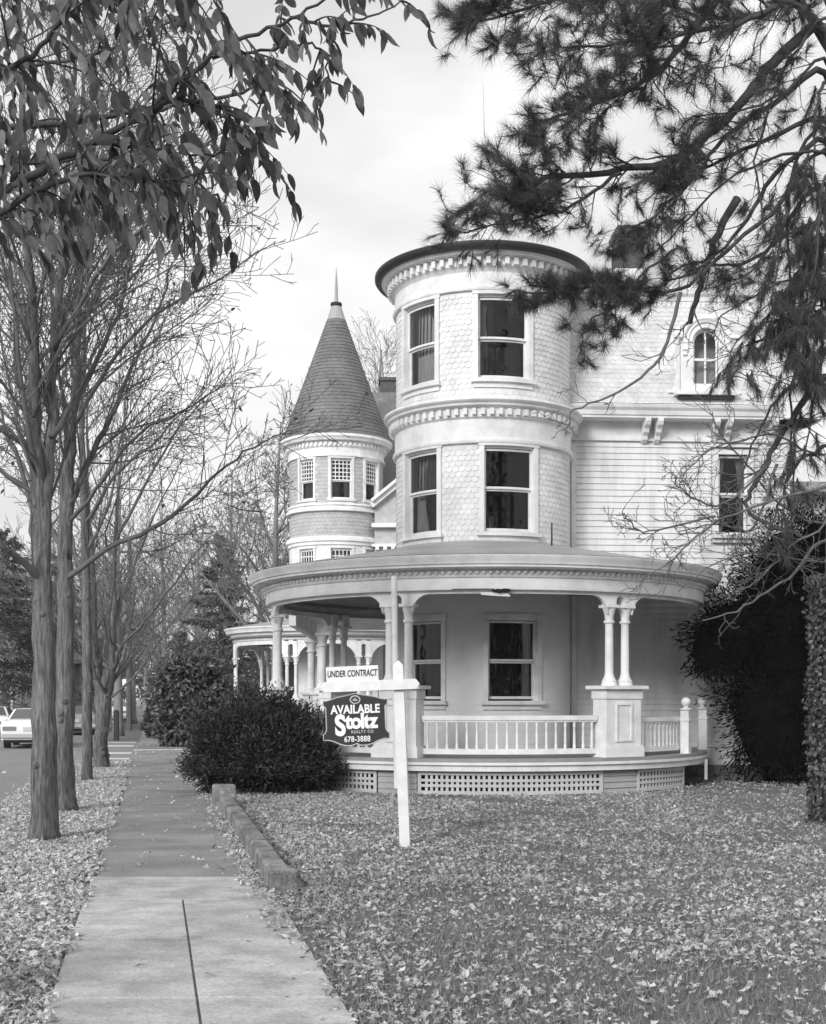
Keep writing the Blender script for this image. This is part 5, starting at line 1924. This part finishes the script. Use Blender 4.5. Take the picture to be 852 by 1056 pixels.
conifer(228, .6, 9.6, 3.0, 'dark conifer with a pointed top behind the broadleaf shrub', 31, 16000, Y=62)
conifer(186, .4, 5.0, 1.8, 'lower conifer at the left shoulder of the pointed dark conifer', 32, 9000, Y=66)
conifer(6, 2.2, 9.5, 3.6, 'dark evergreen across the road at the left edge, behind the white sedan', 33, 16000, Y=60)
conifer(58, 2.0, 9.0, 3.2, 'dark evergreen across the road, seen between the two nearest trunks', 34, 12000, Y=66)
conifer(-40, 1.5, 11.0, 4.0, 'dark evergreen across the road, cut by the left edge of the picture', 35, 9000, Y=56)


# ---- bare trees in the distance: three grown, the others copied from them
def bare_tree(name, loc, h, seed, label, group, spread=.55, dens=(0, 1.6, 2.0, 2.4), leaf=.04, cat='tree', nl=9):
    g_ = random.Random(seed)
    loc = Vector(loc)
    root = thing(name, loc, label, cat, group)
    tb, cr, tips = MB(), MB(), []
    th = h * .33
    tp = smooth_path([loc + Vector((0, 0, -.1)), loc + Vector((g_.gauss(0, .05), 0, th * .5)), loc + Vector((g_.gauss(0, .12), 0, th)), loc + Vector((g_.gauss(0, .25), 0, h * .62)), loc + Vector((g_.gauss(0, .3), 0, h * .92))], 3)
    n_ = len(tp)
    tr_ = [h * .021 * (1 - .9 * (i / (n_ - 1))) for i in range(n_)]
    tr_[0] *= 1.3
    tb.tube(tp, tr_, 9)
    shoots(cr, tp[n_ // 2:], tr_[n_ // 2:], 2, 3, g_, .05, .1, (0, 1.2, 1.8, 2.6), tips, rmin=.011, Lmax=2.2)
    for i in range(nl):
        f = .30 + .5 * i / nl
        x_ = f * (n_ - 1)
        j = int(x_)
        q = tp[j].lerp(tp[j + 1], x_ - j)
        a = i * 2.4 + g_.uniform(-.4, .4)
        el = g_.uniform(.5, .95)
        d_ = Vector((math.cos(a) * math.cos(el) , math.sin(a) * math.cos(el), math.sin(el)))
        L = h * g_.uniform(.38, .55) * (1.15 - .55 * f)
        m_ = 7
        ps, dd_ = [q], d_
        for s_ in range(m_):
            dd_ = (dd_ + Vector((g_.gauss(0, .1), g_.gauss(0, .1), .09))).normalized()
            ps.append(ps[-1] + dd_ * L / m_)
        lr = [max(.015, tr_[j] * .55 * (1 - .85 * s_ / m_)) for s_ in range(m_ + 1)]
        cr.tube(ps, lr, 6)
        shoots(cr, ps, lr, 1, 3, g_, .05, .12, dens, tips, rmin=.011, start=.15, Lmax=2.6)
    tb.build('trunk', 'hazebark', root, 'all')
    cr.build('branches', 'hazebark', root, 'all')
    few_leaves(tips, leaf, .13, 'leafbits', root, g_)
    return root


GB = 'bare trees behind the houses'
b1 = bare_tree('bare_tree', (P(382, 0, 66).x, 66, 0), 21.5, 41, 'tall bare tree rising between the slate turret and the white tower', GB, dens=(0, 2.0, 2.4, 2.8), nl=12)
b2_ = bare_tree('bare_tree', (P(285, 0, 58).x, 58, 0), 15.5, 42, 'bare tree standing just left of the slate turret', GB, leaf=.34, dens=(0, 2.2, 2.6, 3.0), nl=12)
b3 = bare_tree('bare_tree', (P(235, 0, 78).x, 78, 0), 17, 43, 'bare tree rising above the pointed dark conifer', GB, leaf=.22, dens=(0, 2.0, 2.4, 2.8), nl=12)
GS = 'bare trees along the street'
for i, (px, Y, rz, sc, src, lab) in enumerate([
        (122, 52, 1.0, .72, b2_, 'bare tree just past the crosswalk, behind the dark post'),
        (137, 75, 2.2, .70, b3, 'bare tree beside the utility pole along the verge'),
        (170, 95, 4.0, .80, b1, 'bare tree near the far end of the footpath, over its right side'),
        (150, 125, 5.1, .85, b2_, 'faint bare tree closing the far end of the footpath'),
        (95, 105, .4, .85, b3, 'bare tree across the road beyond the distant white car'),
        (60, 120, 3.3, .9, b1, 'hazy tall bare tree far down the road, left side'),
        (205, 92, 1.9, .95, b2_, 'bare tree far behind the two conifers'),
        (330, 80, 2.9, 1.05, b3, 'bare tree behind the left flank of the slate turret'),
        (15, 95, 4.4, .95, b2_, 'bare tree behind the evergreens across the road'),
        (420, 84, .9, 1.0, b2_, 'bare tree mostly hidden behind the white tower'),
        (112, 170, 2.5, 1.0, b1, 'most distant bare tree over the vanishing road')]):
    copy_tree(src, (P(px, 0, Y).x, Y, 0), rz, sc, lab, GB if px > 190 else GS)

# far woodland band
r = np.random.RandomState(77)
n = 26000
ang = r.uniform(-.75, .75, n)
dist = r.uniform(190, 250, n)
hgt = 9 + 3.2 * np.sin(ang * 21) + 2.0 * np.sin(ang * 47 + 1) + 1.2 * np.sin(ang * 113)
pos = np.stack([np.sin(ang) * dist, np.cos(ang) * dist, hgt * r.uniform(0.0, 1, n) ** .8], 1)
tag(scatter('distant_woods', SPRAY, pos, r.normal(0, 1, (n, 3)) + np.array([0, 0, .6]), r.normal(0, 1, (n, 3)), r.uniform(1.2, 2.4, n), r.uniform(.4, .9, n), 'leafbits'), kind='stuff')

# unseen woods added behind the viewer to darken what the windows mirror
n = 12000
ang = r.uniform(PI - 1.25, PI + 1.25, n)
dist = r.uniform(48, 62, n)
hgt = 13.5 + 2.2 * np.sin(ang * 9) + 1.5 * np.sin(ang * 23 + 1)
pos = np.stack([np.sin(ang) * dist, np.cos(ang) * dist, hgt * r.uniform(0.0, 1, n) ** .9], 1)
tag(scatter('distant_woods', SPRAY, pos, r.normal(0, 1, (n, 3)) + np.array([0, 0, .6]), r.normal(0, 1, (n, 3)), r.uniform(1.0, 2.2, n), r.uniform(.6, 1.2, n), 'conifer'), kind='stuff')

# ================================================================== STREET THINGS
def sedan(label, group, paint, loc, rz):
    root = thing('car', (0, 0, 0), label, 'car', group)
    ORG[root] = Vector()
    b = MB()
    prof = [(0.05, .30), (0.0, .48), (.02, .78), (.12, .90), (1.05, .95), (3.15, .95), (4.55, .86), (4.72, .74), (4.75, .40), (4.65, .28)]
    k_ = len(prof)
    vs = []
    secs = [(-.90, .0, .06), (-.84, .04, 0), (-.5, .07, 0), (.5, .07, 0), (.84, .04, 0), (.90, 0, .06)]
    for x, rise, ins in secs:
        for (y, z) in prof:
            zz = z + (rise if z > .8 else 0)
            yy = y + ins * (1 if y < 2 else -1)
            vs.append((x, yy, zz))
    fs = []
    for i in range(len(secs) - 1):
        for j in range(k_):
            fs.append((i * k_ + j, i * k_ + (j + 1) % k_, (i + 1) * k_ + (j + 1) % k_, (i + 1) * k_ + j))
    fs += [tuple(range(k_)), tuple(reversed(range((len(secs) - 1) * k_, len(secs) * k_)))]
    b.add(vs, fs)
    b.build('body', paint, root, True)
    cbn = MB()
    lo = [(-.80, .85, .96), (.80, .85, .96), (.80, 3.35, .96), (-.80, 3.35, .96)]
    hi = [(-.60, 1.42, 1.36), (.60, 1.42, 1.36), (.60, 2.75, 1.36), (-.60, 2.75, 1.36)]
    cbn.add(lo + hi, [(4, 5, 6, 7), (0, 1, 5, 4), (1, 2, 6, 5), (2, 3, 7, 6), (3, 0, 4, 7)])
    cbn.build('cabin', paint, root, bevel=.05)
    wn = MB()

    def quad(i, j, k2, l, ins=.12, off=.012):
        q_ = [Vector(t) for t in (i, j, k2, l)]
        c_ = sum(q_, Vector()) / 4
        nn_ = (q_[1] - q_[0]).cross(q_[3] - q_[0]).normalized()
        wn.add([p + (c_ - p) * ins + nn_ * off for p in q_], [(0, 1, 2, 3)])
    quad(lo[0], lo[1], hi[1], hi[0])
    wn.build('rear_window', 'carglass', root)
    wn = MB()
    quad(lo[2], lo[3], hi[3], hi[2])
    wn.build('windscreen', 'carglass', root)
    wn = MB()
    quad(lo[1], lo[2], hi[2], hi[1], .16)
    wn.build('side_window', 'carglass', root)
    wn = MB()
    quad(lo[3], lo[0], hi[0], hi[3], .16)
    wn.build('side_window', 'carglass', root)
    for y0 in (-.06, 4.70):
        bp = MB()
        bp.box(-.90, .90, y0, y0 + .14, .36, .52)
        bp.build('bumper', 'chrome', root, bevel=.03)
    for sg in (-1, 1):
        tl_ = MB()
        tl_.box(sg * .62 - .22, sg * .62 + .22, -.012, .05, .62, .76)
        tl_.build('tail_light', 'lamp', root)
        hl = MB()
        hl.box(sg * .62 - .2, sg * .62 + .2, 4.70, 4.765, .58, .72)
        hl.build('headlight', 'chrome', root)
    pl_ = MB()
    pl_.box(-.17, .17, -.018, 0.02, .60, .74)
    pl_.build('number_plate', 'lattice', root)
    ub = MB()
    ub.box(-.8, .8, .15, 4.6, .2, .36)
    ub.build('underbody', 'tyre', root)
    for sx in (-1, 1):
        for y in (.95, 3.85):
            w_ = MB()
            c0 = Vector((sx * .78, y, .31))
            w_.tube([c0 - Vector((.1, 0, 0)), c0 + Vector((.1, 0, 0))], [.31, .31], 20)
            wh = w_.build('wheel', 'tyre', root, True)
            w_ = MB()
            w_.tube([c0 + Vector((sx * .09, 0, 0)), c0 + Vector((sx * .112, 0, 0))], [.18, .16], 16)
            w_.build('rim', 'chrome', wh, True)
    root.location = loc
    root.rotation_euler = (0, 0, rz)
    return root


hd = math.atan(-SL)
CG = 'cars on the street'
car = sedan('white sedan seen from behind, half hidden by the nearest tree trunk', CG, 'carwhite', (P(29, 0, 43).x, 43, -.16), hd)
copy_tree(car, (P(-14, 0, 52).x, 52, -.16), hd, 1, 'white car at the left edge of the picture, ahead of the sedan', CG)
copy_tree(car, (P(119, 0, 80).x, 80, -.1), hd, (1.05, 1, 1.1), 'distant white car behind the dark post', CG)
car4 = sedan('grey car glimpsed between the second and third trunks', CG, 'cargrey', (P(78, 0, 58).x, 58, -.16), hd)

dpst = MB()
q = base(120, 763, 46.5)
dpst.obox((q.x, q.y, .54), .17, .17, 1.08)
dpst.add([(q.x - .085, q.y - .085, 1.08), (q.x + .085, q.y - .085, 1.08), (q.x + .085, q.y + .085, 1.08), (q.x - .085, q.y + .085, 1.08), (q.x, q.y, 1.16)], [(0, 1, 4), (1, 2, 4), (2, 3, 4), (3, 0, 4)])
o = dpst.build('post', 'post', None, bevel=.01)
tag(o, 'short dark square post at the end of the white crosswalk bars', 'post')

q = base(133, 757, 60)
up = thing('utility_pole', q, 'thin wooden utility pole beside the far footpath', 'pole')
m_ = MB()
m_.tube([q + Vector((0, 0, -.1)), q + Vector((0, 0, 5)), q + Vector((.02, 0, 9.0))], [.14, .12, .09], 8)
m_.build('shaft', 'pole', up, True)
m_ = MB()
m_.obox(q + Vector((0, -.12, 8.5)), 2.0, .1, .12)
m_.build('crossarm', 'pole', up)
for dx in (-.85, -.4, .4, .85):
    m_ = MB()
    m_.lathe((q.x + dx, q.y - .12), [(.03, 8.56), (.05, 8.60), (.03, 8.64), (.05, 8.68), (.02, 8.72)], n=8)
    m_.build('insulator', 'lattice', up)

q = base(102, 763, 46)
ts = thing('traffic_signal', q, 'traffic signal with two dark heads showing between the low forked trunk and slim trunk', 'traffic light')
m_ = MB()
m_.tube([q, q + Vector((0, 0, 3.0))], [.06, .05], 8)
m_.build('pole', 'post', ts, True)
for z in (2.75, 1.75):
    m_ = MB()
    m_.obox(q + Vector((0, -.12, z)), .28, .2, .75 if z > 2 else .5)
    hdm = m_.build('signal_head', 'post', ts, bevel=.02)
    for dz in ((-.24, 0, .24) if z > 2 else (-.11, .11)):
        m_ = MB()
        m_.tube([q + Vector((0, -.22, z + dz)), q + Vector((0, -.235, z + dz))], [.085, .085], 12)
        m_.build('lens', 'lamp', hdm)
        m_ = MB()
        c0 = q + Vector((0, -.22, z + dz))
        vs = []
        for i in range(9):
            a = PI * i / 8
            vs += [c0 + Vector((.1 * math.cos(a), 0, .1 * math.sin(a))), c0 + Vector((.1 * math.cos(a), -.16, .1 * math.sin(a) - .01))]
        m_.add(vs, [(2 * i, 2 * i + 2, 2 * i + 3, 2 * i + 1) for i in range(8)])
        m_.build('visor', 'post', hdm)

q = base(157, 749, 88)
gpst = MB()
gpst.obox(q + Vector((0, 0, .55)), .32, .32, 1.1)
gpst.obox(q + Vector((0, 0, 1.13)), .42, .42, .08)
tag(gpst.build('gatepost', 'white2', None, bevel=.02), 'small white gatepost far along the footpath', 'gatepost')
q = base(128, 735, 85)
bs_ = thing('street_sign', (q.x, q.y, 0), 'pale blank rectangular sign on a thin post far up the street', 'sign')
m_ = MB(); m_.tube([q, q + Vector((0, 0, 2.9))], [.04, .04], 6); m_.build('post', 'post', bs_)
m_ = MB(); m_.obox(q + Vector((0, -.06, 2.45)), .6, .03, .75); m_.build('plate', 'white2', bs_)

q = P(24, 0, 64)
fh = thing('distant_house', (q.x - .5, 64.5, 0), 'small grey porch fronted house across the road behind the white sedan', 'house')
m_ = MB(); m_.box(q.x - 4, q.x + 2.6, 65, 72, 0, 3.4); fw_ = m_.build('wall', 'housegrey', fh)
m_ = MB()
m_.add([(q.x - 4.5, 63.2, 3.3), (q.x + 3.1, 63.2, 3.3), (q.x + 3.1, 72.5, 3.3), (q.x - 4.5, 72.5, 3.3), (q.x - 4.5, 68, 5.0), (q.x + 3.1, 68, 5.0)], [(0, 1, 5, 4), (2, 3, 4, 5), (1, 2, 5), (3, 0, 4), (3, 2, 1, 0)])
m_.build('roof', 'slate', fh)
for dx in (-3.4, -.9, .45, 2.2):
    m_ = MB(); m_.obox((q.x + dx, 63.5, 1.65), .3, .3, 3.3); m_.build('porch_post', 'white2', fh)
flat_window(fh, (q.x + .1 - .55, 65 - .04, 1.0), (1, 0, 0), (0, -1, 0), .7, 1.4, curtain=False)
flat_window(fh, (q.x - 2.6, 65 - .04, 1.0), (1, 0, 0), (0, -1, 0), .7, 1.4, curtain=False)

# low hedge at the foot of the second porch and by the far path
q = P(172, 0, 50)
hg = thing('low_shrub', (q.x, 50, 0), 'small dark rounded shrub beside the footpath, left of the tall broadleaf shrub', 'shrub')
lb = [(q.x, 50, .7, .75, .8, .9), (q.x - .3, 49.6, .5, .5, .6, .6)]
stems(hg, q.x, 50, .6, 5, .4, .03, 9)
shrub_core(hg, lb)
lobed(hg, 'foliage', lb, 2600, .18, .08, 'yew', 15, .9, .1, LEAF)

# ---- the autumn air
hm = bpy.data.materials.new('haze_air')
hm.use_nodes = True
hm.node_tree.nodes.clear()
ho = hm.node_tree.nodes.new('ShaderNodeOutputMaterial')
hv = hm.node_tree.nodes.new('ShaderNodeVolumePrincipled')
hv.inputs['Color'].default_value = (.9, .9, .9, 1)
hv.inputs['Density'].default_value = HAZE
hm.node_tree.links.new(hv.outputs[0], ho.inputs['Volume'])
hz = MB()
hz.box(-1000, 800, -60, 1000, -1.2, 32)
tag(hz.build('haze', hm), kind='stuff')

# ================================================================== LIGHT, SKY, CAMERA
w = bpy.data.worlds.new('World')
scene.world = w
w.use_nodes = True
nt = w.node_tree
bg = nt.nodes['Background']
sky = nt.nodes.new('ShaderNodeTexSky')
sky.sky_type = 'NISHITA'
sky.sun_disc = False
SUN_EL, SUN_AZ = R(24), R(-152)                 # azimuth from +Y towards +X: behind the camera, to its left
sky.sun_elevation = SUN_EL
sky.sun_rotation = SUN_AZ
sky.dust_density = 3.0
bw = nt.nodes.new('ShaderNodeRGBToBW')          # the photograph is black and white
nt.links.new(sky.outputs[0], bw.inputs[0])
tc = nt.nodes.new('ShaderNodeTexCoord')
mp = nt.nodes.new('ShaderNodeMapping')
mp.inputs['Scale'].default_value = (1, 1, 2.6)
nt.links.new(tc.outputs['Generated'], mp.inputs['Vector'])
nz_ = nt.nodes.new('ShaderNodeTexNoise')
nz_.inputs['Scale'].default_value = 3.6
nz_.inputs['Detail'].default_value = 5
nz_.inputs['Roughness'].default_value = .5
nt.links.new(mp.outputs[0], nz_.inputs['Vector'])
mr = nt.nodes.new('ShaderNodeMapRange')
mr.inputs['From Min'].default_value = .35
mr.inputs['From Max'].default_value = .65
mr.inputs['To Min'].default_value = 7.3
mr.inputs['To Max'].default_value = 10.5
nt.links.new(nz_.outputs['Fac'], mr.inputs['Value'])
mx = nt.nodes.new('ShaderNodeMix')
mx.data_type = 'FLOAT'
mx.inputs[0].default_value = .8
nt.links.new(bw.outputs[0], mx.inputs[2])
nt.links.new(mr.outputs[0], mx.inputs[3])
cc_ = nt.nodes.new('ShaderNodeCombineColor')
for i in range(3): nt.links.new(mx.outputs[0], cc_.inputs[i])
nt.links.new(cc_.outputs[0], bg.inputs['Color'])
bg.inputs['Strength'].default_value = .10

sl = bpy.data.lights.new('sun', 'SUN')
sl.energy = 2.4
sl.angle = R(22)
sl.color = (1, 1, 1)
so = bpy.data.objects.new('sun', sl)
COL.objects.link(so)
sd = Vector((math.sin(SUN_AZ) * math.cos(SUN_EL), math.cos(SUN_AZ) * math.cos(SUN_EL), math.sin(SUN_EL)))
so.rotation_euler = sd.to_track_quat('Z', 'Y').to_euler()
so.location = sd * 60

cam = bpy.data.cameras.new('camera')
cam.sensor_fit = 'HORIZONTAL'
cam.sensor_width = 36
cam.lens = F / 852 * 36
cam.shift_y = (HY - 528) / 852
cam.clip_start = .1
cam.clip_end = 2000
co = bpy.data.objects.new('camera', cam)
COL.objects.link(co)
co.location = (0, 0, EYE)
co.rotation_euler = (R(90), 0, 0)
scene.camera = co

vs_ = scene.view_settings
vs_.view_transform = 'Standard'
vs_.look = 'None'
vs_.exposure = 0.27
vs_.gamma = 1
vs_.use_curve_mapping = False
scene.cycles.use_denoising = True
scene.cycles.max_bounces = 6
scene.cycles.transparent_max_bounces = 12
